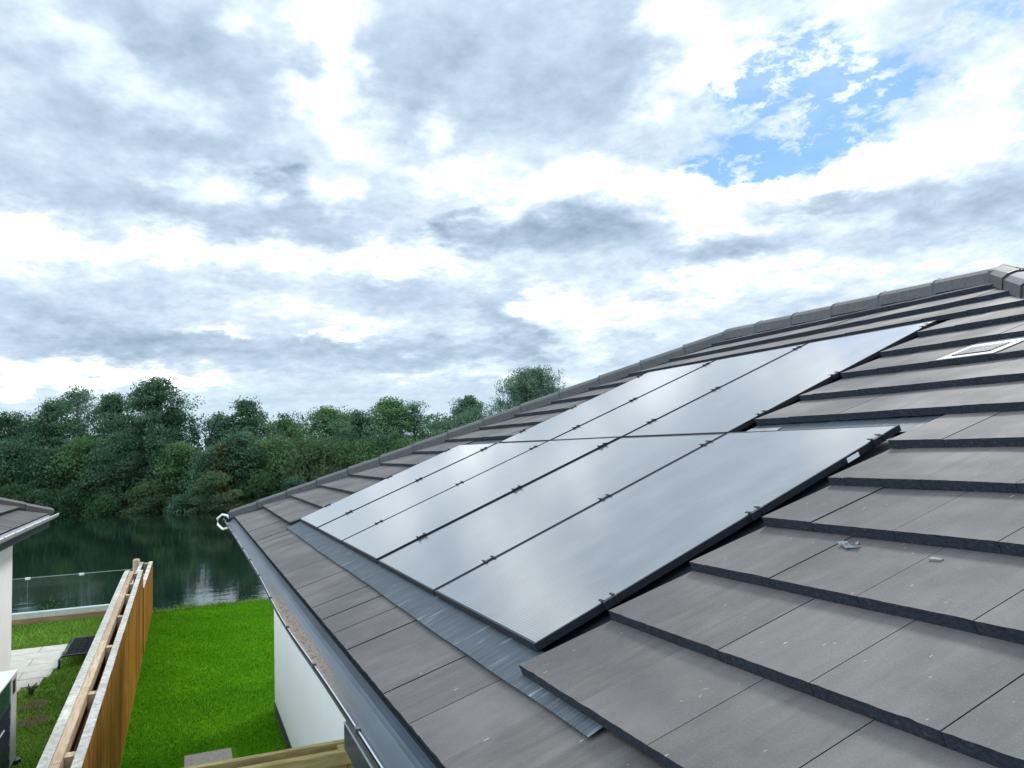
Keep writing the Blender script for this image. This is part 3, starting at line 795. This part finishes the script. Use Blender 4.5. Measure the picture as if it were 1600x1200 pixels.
# ------------------------------------------------------------------ neighbouring bungalow (mirror of ours across the fence)
NEX, NEY = -6.40, -2.93
nT = lambda x, y, z: (x-UC+NEX, -(y-YE)+NEY, z+.0)
nb = empty('bungalow', (-5.92, -3.36, ZG))
tag(nb, 'neighbouring white bungalow at the left edge, only its roof corner and wall showing', 'bungalow')
def np_(bm, name, m_, **k):
    o = bm.build(name, m_, **k); o.parent = nb; o.matrix_parent_inverse = Matrix.Translation(-nb.location); return o
b = MB()
tile_face(b, lambda u, v, h: nT(*rp(u, v, h)), UC, UE, VR-.03, front_inside(UC, UE), JF, 21)
tile_face(b, lambda u, v, h: nT(*westp(u, v, h)), -hw, hw, VR-.02, front_inside(-hw, hw), JF, 22)
tile_face(b, lambda u, v, h: nT(*eastp(u, v, h)), -hw, hw, VR-.02, front_inside(-hw, hw), JF, 23)
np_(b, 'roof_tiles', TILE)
b = MB(); deck(b, lambda u, v, h: nT(*rp(u, v, h)), UC, UE, 0); deck(b, lambda u, v, h: nT(*backp(u, v, h)), UC, UE, 0); deck(b, lambda u, v, h: nT(*westp(u, v, h)), -hw, hw, 0); deck(b, lambda u, v, h: nT(*eastp(u, v, h)), -hw, hw, 0)
np_(b, 'roof_deck', DARKP, fix=False)
bt, bc = caps_for(nT, 0); np_(bt, 'ridge_capping', CAPM, fix=False); o = np_(bc, 'cap_clip', DARKP, fix=False); o['kind'] = 'stuff'
b = MB(); gutter(b, nT, UC-.02, UE, None, .5); ng = np_(b, 'gutter', GREYP, fix=False, smooth=True)
b = MB(); b.tube([nT(UC-.02, YE-.114, ZE-.026), nT(UE, YE-.114, ZE-.026)], .006, 6); o = np_(b, 'gutter_lip', WHITEP); o.parent = ng; o.matrix_parent_inverse = nb.matrix_parent_inverse
x = UC+.3
while x < UE:
    b = MB()
    p0 = nT(x-.008, YE-.122, ZE-.035); p1 = nT(x+.008, YE-.108, ZE-.02); b.box(tuple(map(min, p0, p1)), tuple(map(max, p0, p1))); x += .62
    o = np_(b, 'gutter_bracket', FASC); o.parent = ng; o.matrix_parent_inverse = nb.matrix_parent_inverse
def nbox(b, lo, hi):
    p, q = nT(*lo), nT(*hi); b.box(tuple(map(min, p, q)), tuple(map(max, p, q)))
b = MB(); nbox(b, (UC+.02, YE+.012, ZE-.22), (UE-.02, YE+.03, ZE-.045)); nbox(b, (UC+.02, YE+.03, ZE-.22), (UC+.038, YB-.03, ZE-.045)); np_(b, 'fascia', FASC)
b = MB(); nbox(b, (UC+.04, YE+.032, ZE-.215), (UE-.04, YB-.032, ZE-.205)); np_(b, 'soffit', WHITEP)
b = MB(); nbox(b, (UC+.50, YE+.41, ZG-.1), (WX1, YE+.66, ZE-.21)); nbox(b, (UC+.50, YE+.66, ZG-.1), (UC+.75, WY1, ZE-.21)); np_(b, 'wall', RENDER_N)

# white cabinet against the neighbour's wall
cab = empty('garden_cabinet', (-1.9, -3.0, ZG))
tag(cab, 'white cabinet with dark glass and dark blue slatted front by the left wall', 'cabinet')
def cp(bm, name, m_, parent=None, **k):
    o = bm.build(name, m_, **k); o.parent = parent or cab; o.matrix_parent_inverse = Matrix.Translation(-cab.location); return o
cx0, cx1, cyf, cyb, cz1 = -2.55, -.75, -2.705, -3.33, -1.65
b = MB(); b.box((cx0, cyb, ZG+.05), (cx1, cyf-.03, cz1-.02)); cp(b, 'body', WHITEP)
b = MB(); b.box((cx0-.01, cyb, cz1-.019), (cx1+.01, cyf+.005, cz1+.003)); cp(b, 'top', WHITEP, bevel=.004)
b = MB(); b.box((cx0, cyf-.029, ZG+.05), (cx0+.30, cyf, cz1-.02)); cp(b, 'corner_post', plain('white_satin', (.55, .58, .58), .4, 20, .12))
b = MB(); b.box((cx0+.10, cyf+.001, cz1-.20), (cx0+.22, cyf+.006, cz1-.06)); cp(b, 'switch_plate', DARKP)
b = MB(); b.box((cx0+.34, cyf-.028, cz1-.28), (cx1-.02, cyf-.006, cz1-.05)); cp(b, 'glass_panel', mat('dark_teal_glass', (.01, .05, .055), .08))
b = MB()
for i in range(9): b.box((cx0+.31, cyf-.028, ZG+.07+i*.071), (cx1, cyf-.004-(i % 2)*.006, ZG+.133+i*.071))
cp(b, 'slatted_front', plain('navy_slats', (.010, .012, .05), .35, 30, .3))
b = MB(); b.box((cx0+.62, cyf-.002, cz1-.46), (cx0+.86, cyf+.002, cz1-.445)); b.box((cx0+.92, cyf-.002, cz1-.46), (cx0+1.1, cyf+.002, cz1-.445)); cp(b, 'handle', WHITEP)
b = MB(); b.tube([(cx0+.06, cyf+.0, ZG), (cx0+.06, cyf+.0, ZG+.05)], .06, 12); cp(b, 'foot', DARKP)
b = MB(); b.tube([(cx1-.1, cyf-.1, ZG), (cx1-.1, cyf-.1, ZG+.05)], .05, 12); cp(b, 'foot', DARKP)

# ------------------------------------------------------------------ long double-sided boundary fence
fence = empty('garden_fence', (-4.5, -1.75, ZG))
tag(fence, 'long double-sided brown timber fence running from the near garden to the lake', 'fence')
def fp(bm, name, m_, parent=None, **k):
    o = bm.build(name, m_, **k); o.parent = parent or fence; o.matrix_parent_inverse = Matrix.Translation(-fence.location); return o
ztop = lambda X: np.interp(X, [-10.95, -6.9, -6.6, 1.7, 3.3], [-1.25, -1.235, -1.225, -1.415, -1.44])
r = random.Random(4)
b = MB(); bt_ = MB()
X = 3.25
while X > -6.9:
    w = .142; z = float(ztop(X))+r.uniform(-.004, .004); y = r.uniform(-.002, .002); gp = r.uniform(.0015, .004)
    b.box((X-w, -1.662+y, ZG), (X-gp, -1.640+y, z-.012), r.random())
    X -= w
X = 3.25
while X > -6.9:
    w = min(r.choice([.142, .284, .43, .568, .85]), X+6.92); z0, z1 = float(ztop(X)), float(ztop(X-w)); y = r.uniform(-.002, .002); g0 = r.uniform(.001, .003)
    bt_.prism([(X-w, -1.703, z1), (X-g0, -1.703, z0), (X-g0, -1.638+y, z0), (X-w, -1.638+y, z1)], [(X-w, -1.703, z1-.012), (X-g0, -1.703, z0-.012), (X-g0, -1.638+y, z0-.012), (X-w, -1.638+y, z1-.012)], r.random()*.5)
    X -= w
fp(b, 'boards', FENCEW); fp(bt_, 'capping_strip', GREYW)
b = MB(); bt_ = MB(); X = 3.25
while X > -7.0:
    w = .142; z = float(ztop(X))+r.uniform(-.004, .004)+.004
    b.box((X-w, -1.914, ZG), (X-.004, -1.893, z-.012), r.random())
    X -= w
X = 3.25
while X > -6.98:
    w = min(r.choice([.142, .284, .43, .85, 1.2]), X+7.0); z0, z1 = float(ztop(X))+.004, float(ztop(X-w))+.004; g0 = r.uniform(.0, .003)
    bt_.prism([(X-w, -1.915, z1), (X-g0, -1.915, z0), (X-g0, -1.843, z0), (X-w, -1.843, z1)], [(X-w, -1.915, z1-.011), (X-g0, -1.915, z0-.011), (X-g0, -1.843, z0-.011), (X-w, -1.843, z1-.011)], r.random()*.5)
    X -= w
o = fp(b, 'boards', FENCEW); fp(bt_, 'capping_strip', GREYW)
b = MB(); X = 3.2
while X > -6.9:
    z0, z1 = float(ztop(X)), float(ztop(X-1.75)); X1 = max(X-1.75, -6.95)
    b.prism([(X1, -1.842, z1-.006), (X-.008, -1.842, z0-.006), (X-.008, -1.778, z0-.008), (X1, -1.778, z1-.008)], [(X1, -1.842, z1-.10), (X-.008, -1.842, z0-.10), (X-.008, -1.778, z0-.10), (X1, -1.778, z1-.10)], r.random())
    X -= 1.75
fp(b, 'rail', PEACHW)
for zz in (-1.95, -2.5):
    b = MB(); b.box((-6.9, -1.70, zz), (3.2, -1.663, zz+.08)); b.box((-6.9, -1.892, zz), (3.2, -1.86, zz+.08)); fp(b, 'rail', PEACHW)
for X in (2.7, 1.24, -.2, -1.84, -3.37, -4.8, -5.7, -6.75):
    b = MB(); z = float(ztop(X))-.03; b.box((X-.05, -1.777, ZG-.1), (X+.05, -1.704, z)); fp(b, 'post', PEACHW)
# lower last bay by the water
b = MB(); bt_ = MB(); b2 = MB(); bt2 = MB(); X = -6.93
while X > -10.85:
    w = .142; z = -1.535+(X+6.9)*.012+r.uniform(-.004, .004)
    b.box((X-w, -1.652, ZG-.05), (X-.003, -1.631, z-.01), r.random()); bt_.box((X-w, -1.70, z-.009), (X-.002, -1.630, z), r.random())
    b2.box((X-w, -1.86, ZG-.05), (X-.003, -1.84, z-.01), r.random()); bt2.box((X-w, -1.875, z-.009), (X-.002, -1.81, z), r.random())
    X -= w
bb = fp(b, 'end_bay_boards', FENCEW); fp(bt_, 'end_bay_capping', GREYW); fp(b2, 'end_bay_boards', FENCEW); fp(bt2, 'end_bay_capping', GREYW)
for lo, hi in (((-7.05, -1.809, ZG), (-6.96, -1.701, -1.56)), ((-10.9, -1.809, ZG-.05), (-10.8, -1.701, -1.60)), ((-9.0, -1.809, ZG), (-8.9, -1.701, -1.58))):
    b = MB(); b.box(lo, hi); fp(b, 'post', PEACHW)
b = MB(); b.tube([(-10.6, -1.93, ZG-.1), (-10.6, -1.93, -1.50), (-10.6, -1.93, -1.47)], .07, 12, taper=[1, 1, .8]); fp(b, 'round_post', PEACHW, smooth=False)

# ------------------------------------------------------------------ short fence between the long fence and our wall
f2 = empty('garden_fence', (2.5, -.8, ZG))
tag(f2, 'short new yellow-green timber fence meeting the white wall at the bottom of the view', 'fence')
def f2p(bm, name, m_, **k):
    o = bm.build(name, m_, **k); o.parent = f2; o.matrix_parent_inverse = Matrix.Translation(-f2.location); return o
b = MB(); b.box((2.40, -1.62, -1.33), (2.445, .035, -1.25)); f2p(b, 'rail', GREENW, bevel=.004)
b = MB(); b.box((2.56, -1.62, -1.33), (2.625, .0, -1.25)); f2p(b, 'rail', GREENW, bevel=.004)
for y_ in (-.10, -1.5):
    b = MB(); b.box((2.46, y_, ZG-.1), (2.55, y_+.08, -1.262)); f2p(b, 'post', GREENW)
b = MB(); Y = -1.62; r = random.Random(8)
while Y < -.03:
    b.box((2.565, Y+.003, ZG), (2.59, min(Y+.118, 0), -1.331), r.random()); Y += .12
Y = -1.62
while Y < -.03:
    b.box((2.41, Y+.003, ZG), (2.432, min(Y+.118, .03), -1.331), r.random()); Y += .12
f2p(b, 'boards', GREENW)

# stepping stone
b = MB(); b.box((-1.76, -1.01, ZG), (-1.25, -.53, ZG+.03))
tag(b.build('paving_slab', STONE, bevel=.006), 'single brown square slab set in the lawn near the short fence', 'paving slab')

# ------------------------------------------------------------------ raised mesh pet bed
bed = empty('pet_bed', (-7.27, -2.4, ZG)); tag(bed, 'black raised mesh pet bed on thin legs beside the patio', 'pet bed')
def bp(bm, name, m_, **k):
    o = bm.build(name, m_, **k); o.parent = bed; o.matrix_parent_inverse = Matrix.Translation(-bed.location); return o
x0, x1, y0, y1, zb = -7.9, -6.63, -2.82, -2.02, ZG+.20
BLK = mat('black_tube', (.012, .014, .016), .35)
for xx in (x0, x1):
    b = MB(); b.tube([(xx, y0, ZG), (xx, y0, zb-.05), (xx, y0+.03, zb-.012), (xx, y0+.08, zb), (xx, y1-.08, zb), (xx, y1-.03, zb-.012), (xx, y1, zb-.05), (xx, y1, ZG)], .016, 8); bp(b, 'leg_frame', BLK, smooth=True)
for y_ in (y0+.06, y1-.06):
    b = MB(); b.tube([(x0, y_, zb), (x1, y_, zb)], .014, 8); bp(b, 'side_rail', BLK, smooth=True)
b = MB(); nx, ny = 12, 8; P_ = [[(x0+(x1-x0)*i/nx, y0+.05+(y1-y0-.10)*j/ny, zb+.004-.045*sin(pi*i/nx)*sin(pi*j/ny)) for j in range(ny+1)] for i in range(nx+1)]
for i in range(nx):
    for j in range(ny): b.poly([P_[i][j], P_[i+1][j], P_[i+1][j+1], P_[i][j+1]])
o = bp(b, 'mesh_fabric', plain('mesh_fabric_mat', (.012, .014, .018), .95, 80, .3, ior=1.2), smooth=True)
sm = o.modifiers.new('thick', 'SOLIDIFY'); sm.thickness = .004

# ------------------------------------------------------------------ sleeper edging and glass balustrade
b = MB(); yy = -8.0; r = random.Random(2)
while yy < -1.98:
    e = min(yy+1.2, -1.97); b.box((-10.99, yy+.004, ZG-.1), (-10.87, e, ZG+.115+r.uniform(-.002, .002)), r.random()); yy += 1.2
tag(b.build('sleeper_edging', SLEEPW), 'brown timber sleeper edging at the lake end of the left garden', 'edging')
CLIPY = float(atX(127, 902, -11.02)[1])
bal = empty('glass_balustrade', (-11.02, -4, ZG)); tag(bal, 'low clear glass balustrade with white clips facing the lake', 'balustrade')
def lp(bm, name, m_, **k):
    o = bm.build(name, m_, **k); o.parent = bal; o.matrix_parent_inverse = Matrix.Translation(-bal.location); return o
b = MB(); b.box((-11.10, -8, ZG+.06), (-10.94, -1.97, ZG+.215)); lp(b, 'base_channel', plain('grey_channel', (.50, .53, .50), .5, 10, .1), bevel=.004)
GP = mat('clear_glass', (.85, .95, .93), .0); GP.node_tree.nodes['Principled BSDF'].inputs['IOR'].default_value = 1.25; GP.node_tree.nodes['Principled BSDF'].inputs['Transmission Weight'].default_value = 1.0
EDGE = mat('glass_edge', (.16, .24, .24), .2)
wd = .965; Y = CLIPY+wd
k = 0
while Y > -8:
    b = MB(); b.box((-11.028, Y-wd+.012, ZG+.216), (-11.016, min(Y, -2.0), ZG+.90)); g_ = lp(b, 'glass_pane', GP)
    b = MB(); b.box((-11.030, Y-wd+.012, ZG+.901), (-11.014, min(Y, -2.0), ZG+.908)); lp(b, 'pane_edge', plain('pane_edge_mat', (.36, .44, .43), .3, 10, .1))
    b = MB(); b.box((-11.045, Y-wd-.04, ZG+.87), (-11.0, Y-wd+.05, ZG+.915)); lp(b, 'clip', WHITEP)
    Y -= wd
# weed behind the glass
def weed(loc, n, h, seed, label):
    r = np.random.default_rng(seed); pts = []
    for s in range(n):
        a = r.uniform(0, 2*pi); L_ = h*r.uniform(.6, 1.0); tip = np.array([cos(a)*L_*.5, sin(a)*L_*.5, L_])
        for t in np.linspace(.15, 1, 14):
            c = np.array(loc)+tip*t*np.array([t, t, 1]); 
            for q in range(2):
                d = r.normal(0, 1, 3); d /= np.linalg.norm(d); e = np.cross(d, r.normal(0, 1, 3)); e /= np.linalg.norm(e)
                l, w = .035, .013
                pts += [c, c+d*l*.5+e*w, c+d*l, c+d*l*.5-e*w]
    P2 = np.array(pts); o = fast_mesh('weed', P2, 4, LEAF_Y, r.uniform(0, 1, len(P2)//4)); tag(o, label, 'plant')
weed((-11.4, -3.6, ZG-.12), 9, .55, 1, 'leafy weed growing behind the glass balustrade')
weed((-5.25, -2.98, ZG), 6, .18, 2, 'small weed sprouting at the near corner of the patio')

# ------------------------------------------------------------------ trees across the lake
def leaves(centres, sizes, rng, aspect=.45, up=.25):
    n = len(centres)
    d = rng.normal(0, 1, (n, 3)); d /= np.linalg.norm(d, axis=1)[:, None]
    q = rng.normal(0, 1, (n, 3)); e = np.cross(d, q); e /= np.linalg.norm(e, axis=1)[:, None]
    d *= sizes[:, None]; e *= (sizes*aspect)[:, None]
    V = np.empty((n, 4, 3)); V[:, 0] = centres-d; V[:, 1] = centres+e; V[:, 2] = centres+d; V[:, 3] = centres-e
    return V.reshape(-1, 3)
PROFILE = {
 'round': lambda t: np.clip(1-(np.abs(t-.45)/.56)**2.6, 0, 1)**.6,
 'tall': lambda t: np.clip(np.sin(np.clip(t, 0, 1)**.8*pi), 0, 1)**.7*(1-.35*t),
 'open': lambda t: np.clip(1-(np.abs(t-.4)/.61)**2.2, 0, 1)**.6,
 'cone': lambda t: np.clip(1-t, 0, 1)**.55*.95+.05,
 'bush': lambda t: np.sqrt(np.clip(1-t**2.2, 0, 1)),
}
def crown_points(rng, H, Wd, kind, nclump, nleaf, csize, t0=.18, droop=0., lean=0.):
    prof = PROFILE[kind]; C_ = []; V_ = []; centres = []
    ph = rng.uniform(0, 2*pi, 4)
    for i in range(nclump):
        t = rng.uniform(0, 1)**.85
        a = rng.uniform(0, 2*pi); R = prof(t)*Wd*(1+.22*np.sin(2*a+ph[0])+.18*np.sin(3*a+ph[1]+5*t))
        rr = max(0, R-csize*.35)*np.sqrt(rng.uniform(.05, 1.0))
        z = H*(t0+(1-t0)*t); c = np.array([rr*np.cos(a)+lean*t*t*Wd*.3, rr*np.sin(a)+lean*t*t*Wd, z])
        centres.append(c)
        shade = rng.normal(0, .17)
        k = int(nleaf*rng.uniform(.5, 1.5)); s = csize*rng.uniform(.4, 1.5)
        p = rng.normal(0, 1, (k, 3)); p /= np.maximum(np.linalg.norm(p, axis=1), .3)[:, None]; p *= rng.uniform(.25, 1, (k, 1))**.6
        p = p*s*np.array([1.15, 1.15, .62])
        if droop:
            g_ = rng.integers(0, 14, k); off = np.clip(rng.normal(0, .6, (14, 2)), -1.05, 1.05)*s
            dz = rng.uniform(0, 1, k); p[:, 0] = off[g_, 0]+rng.normal(0, .11, k)*s; p[:, 1] = off[g_, 1]+rng.normal(0, .11, k)*s; p[:, 2] = .3*s-dz*droop*s*rng.uniform(.5, 1.2, 14)[g_]
        C_.append(c+p); V_.append(np.clip(rng.normal(.5+shade*1.2, .08, k), 0, 1))
    return np.concatenate(C_), np.concatenate(V_), centres
def make_tree(loc, H, Wd, kind, leafm, label, cat, name, group, seed, nclump=70, nleaf=110, csize=.8, leaf=.11, t0=.18, droop=0., lean=0., bark=BARK):
    rng = np.random.default_rng(seed)
    root = empty(name, loc); tag(root, label, cat, group)
    P2, var, cen = crown_points(rng, H, Wd, kind, int(nclump*1.35), int(nleaf*1.5), csize*1.1, t0, droop, lean)
    sz = leaf*.95*rng.uniform(.6, 1.3, len(P2))
    fast_mesh('crown', leaves(P2, sz, rng), 4, leafm, var, root)
    b = MB(); r0 = max(.05, H*.016)
    n = 7; tr = [(lean*(k/n)**2*Wd*.3+.08*sin(k*1.7+seed), lean*(k/n)**2*Wd+.08*cos(k*2.1+seed), H*.9*k/n-.4*(k == 0)) for k in range(n+1)]
    b.tube(tr, r0, 7, taper=[1.2-.95*k/n for k in range(n+1)])
    for c in cen[::2]:
        zb = max(.1*H, c[2]-np.hypot(c[0], c[1])*.8-.1*H); k = min(.88, zb/H); base = np.array([lean*k*k*Wd*.3, lean*k*k*Wd, zb])
        midp = base*.45+c*.55+np.array([0, 0, -.04*H]); b.tube([base, midp, c], r0*.38, 5, taper=[1, .6, .2], cap=False)
    b.build('trunk', bark, root, fix=False)
    return root
TG = 'trees on the far bank'
def far_tree(px, top, hwpx, back, kind, leafm, label, cat, name, seed, **k):
    """tree seen at this bearing; back = metres behind the far shoreline"""
    X = -60-back
    for _ in range(3):
        p = atX(px, top, X); X = shore(max(-70, min(80, p[1])))-back
    p = atX(px, top, X); zb = hgt(p[0], p[1]); H = p[2]-zb
    dist = np.linalg.norm(p-CAM); Wd = hwpx*dist/FPX*1.0
    return make_tree((p[0], p[1], zb), H*.97, Wd, kind, leafm, label, cat, name, k.pop('group', TG), seed, **k)
T = far_tree
T(14, 644, 42, 6, 'open', LEAF_D, 'dark tree with drooping sides at the left edge of the far bank', 'tree', 'broadleaf_tree', 1, nclump=80, droop=1.1, csize=.9)
T(82, 626, 34, 6, 'round', LEAF_D, 'mid-height tree left of the airy birch with sky showing through', 'tree', 'broadleaf_tree', 2, nclump=60)
T(122, 606, 44, 9, 'open', LEAF_B, 'airy open birch with sky gaps, left of the tallest tree', 'birch', 'birch_tree', 3, nclump=62, nleaf=70, csize=.7, bark=BARKW, t0=.3)
T(176, 616, 34, 7, 'cone', LEAF_D, 'narrow tree touching the left side of the tallest tree', 'tree', 'broadleaf_tree', 4, nclump=60)
T(232, 592, 56, 5, 'open', LEAF_D, 'tallest tree of the left group, its dark top swept sideways by wind', 'tree', 'windswept_tree', 5, nclump=120, csize=.85, lean=.25, t0=.12)
T(270, 628, 30, 6, 'cone', LEAF_D, 'slim tree leaning at the right side of the tallest tree', 'tree', 'broadleaf_tree', 55, nclump=45, csize=.7)
T(300, 652, 13, 8, 'open', LEAF_B, 'thin sparse sapling standing before the gap in the treeline', 'tree', 'sapling', 6, nclump=22, nleaf=55, csize=.5, t0=.35)
T(345, 641, 24, 9, 'open', LEAF_B, 'small weeping birch right of the sky gap', 'birch', 'weeping_birch', 7, nclump=36, nleaf=90, csize=.8, droop=1.8, t0=.6, bark=BARKW)
T(384, 624, 36, 9, 'cone', LEAF_D, 'pointed tree just right of the small weeping birch', 'tree', 'broadleaf_tree', 8, nclump=70)
T(442, 656, 34, 9, 'round', LEAF_M, 'low round tree in the middle of the treeline, lower than its neighbours', 'tree', 'broadleaf_tree', 9, nclump=55)
T(512, 638, 46, 11, 'round', LEAF_M, 'broad round-topped green tree in the middle of the treeline', 'tree', 'broadleaf_tree', 10, nclump=90)
T(560, 645, 32, 9, 'round', LEAF_D, 'darker tree between the two broad round-topped ones', 'tree', 'broadleaf_tree', 11, nclump=60)
T(608, 625, 40, 11, 'round', LEAF_M, 'broad tree left of the feathery sparse one', 'tree', 'broadleaf_tree', 12, nclump=85)
T(646, 622, 20, 12, 'open', LEAF_B, 'feathery sparse tree with bare twigs against the sky', 'tree', 'sparse_tree', 13, nclump=32, nleaf=45, csize=.6, t0=.3)
T(690, 660, 38, 12, 'round', LEAF_Y, 'low rounded pale tree between the feathery tree and the weeping birches', 'tree', 'broadleaf_tree', 14, nclump=60)
T(731, 616, 33, 20, 'open', LEAF_B, 'weeping birch rising left of the large one above the hip', 'birch', 'weeping_birch', 15, nclump=90, nleaf=130, droop=1.5, t0=.2, bark=BARKW)
T(833, 574, 60, 20, 'open', LEAF_B, 'large weeping birch directly above the hip of the roof', 'birch', 'weeping_birch', 16, nclump=190, nleaf=140, csize=1.15, droop=1.1, t0=.25, bark=BARKW)
T(955, 650, 60, 18, 'round', LEAF_M, 'tree hidden behind the roof to the right of the large weeping birch', 'tree', 'broadleaf_tree', 17, nclump=60)
T(480, 688, 52, 2.5, 'open', LEAF_Y, 'pale yellow-green willow in front of the middle of the treeline', 'willow', 'willow_tree', 18, nclump=90, droop=1.8, csize=.9, t0=.1)
T(570, 690, 42, 3, 'open', LEAF_M, 'drooping green willow right of the pale yellow-green one', 'willow', 'willow_tree', 19, nclump=80, droop=1.8, csize=.9, t0=.1)
T(345, 696, 15, 2.6, 'open', LEAF_O, 'tree with rust-tinged foliage right of the sky gap', 'tree', 'broadleaf_tree', 20, nclump=34, nleaf=60, csize=.5, t0=.1)
# front layer that dips towards the water
front = [(18, 690, 40, 'dark leafy tree low at the left edge above the neighbouring roof'), (70, 705, 38, 'second low tree above the neighbouring roof'), (130, 690, 42, 'low dark tree in front of the airy birch'),
         (190, 680, 42, 'dark tree in front of the narrow tree'), (255, 672, 42, 'dark tree right in front of the tallest tree'), (280, 700, 28, 'dark tree at the left foot of the sky gap'),
         (330, 708, 20, 'short dark tree closing the foot of the sky gap'), (372, 682, 40, 'dark tree in front of the pointed tree'), (430, 690, 36, 'dark tree left of the pale willow'),
         (530, 700, 36, 'low tree between the two willows'), (630, 690, 44, 'low tree in front of the feathery tree'), (690, 700, 40, 'low tree just above the hip tiles')]
for i, (px, top, hw_, lab) in enumerate(front):
    T(px, top, hw_, 9.0 if 280 < px < 330 else 3.2, 'round', (LEAF_D, LEAF_D, LEAF_M)[i % 3] if px < 400 else LEAF_M, lab, 'tree', 'broadleaf_tree', 100+i, nclump=75, t0=.04, csize=.85)
shr = [(60, 768, 34, LEAF_D, 'dark shrub at the waterline left of the bright green ones'), (112, 760, 34, LEAF_S, 'bright green shrub at the waterline above the neighbouring roof corner'),
       (165, 775, 26, LEAF_S, 'small green shrub between the two larger waterside ones'), (232, 757, 36, LEAF_Y, 'round pale olive shrub at the waterline below the tallest tree'),
       (283, 778, 22, LEAF_D, 'small dark shrub between the two olive ones'), (335, 742, 38, LEAF_Y, 'tall olive shrub at the waterline left of the roof corner'),
       (405, 738, 32, LEAF_S, 'green shrub at the waterline behind the roof corner'), (460, 745, 30, LEAF_D, 'dark shrub just beyond the lowest hip tiles'), (20, 760, 30, LEAF_S, 'green shrub at the waterline at the left edge')]
for i, (px, top, hw_, lm, lab) in enumerate(shr):
    T(px, top, hw_, -.3, 'bush', lm, lab, 'shrub', 'waterside_shrub', 200+i, nclump=46, nleaf=100, csize=.55, t0=-.02, leaf=.09, group='shrubs along the far waterline')
# the wood behind them, one mass
rng = np.random.default_rng(77); CP, CV = [], []
d_ = sight(316, 700); GAPAZ = math.degrees(math.atan2(d_[1], -d_[0]))
Y = -75.0
while Y < 95:
    for back, hh in ((4.5, 5.2), (9, 6.0), (15, 6.8)):
        X = shore(max(-70, min(80, Y)))-back+rng.uniform(-1.2, 1.2); h = hh*rng.uniform(.8, 1.12); g_ = math.degrees(math.atan2(Y-CAM[1], CAM[0]-X)); gap_ = abs(g_-GAPAZ) < 2.3; h *= .42 if gap_ else 1.0
        # the treeline drops at the gap seen from the near bank
        p, v, _ = crown_points(rng, h, 2.3, 'round', 28, 90, .95, .0)
        CP.append(p+np.array([X, Y+rng.uniform(-.8, .8), hgt(X, Y)])); CV.append(v)
    Y += 2.7
CP = np.concatenate(CP); CV = np.concatenate(CV)
tag(fast_mesh('woodland', leaves(CP, .12*rng.uniform(.6, 1.3, len(CP)), rng), 4, LEAF_D, CV), 'dense dark undergrowth and lower crowns of the wood on the far bank', 'woodland', None, 'stuff')
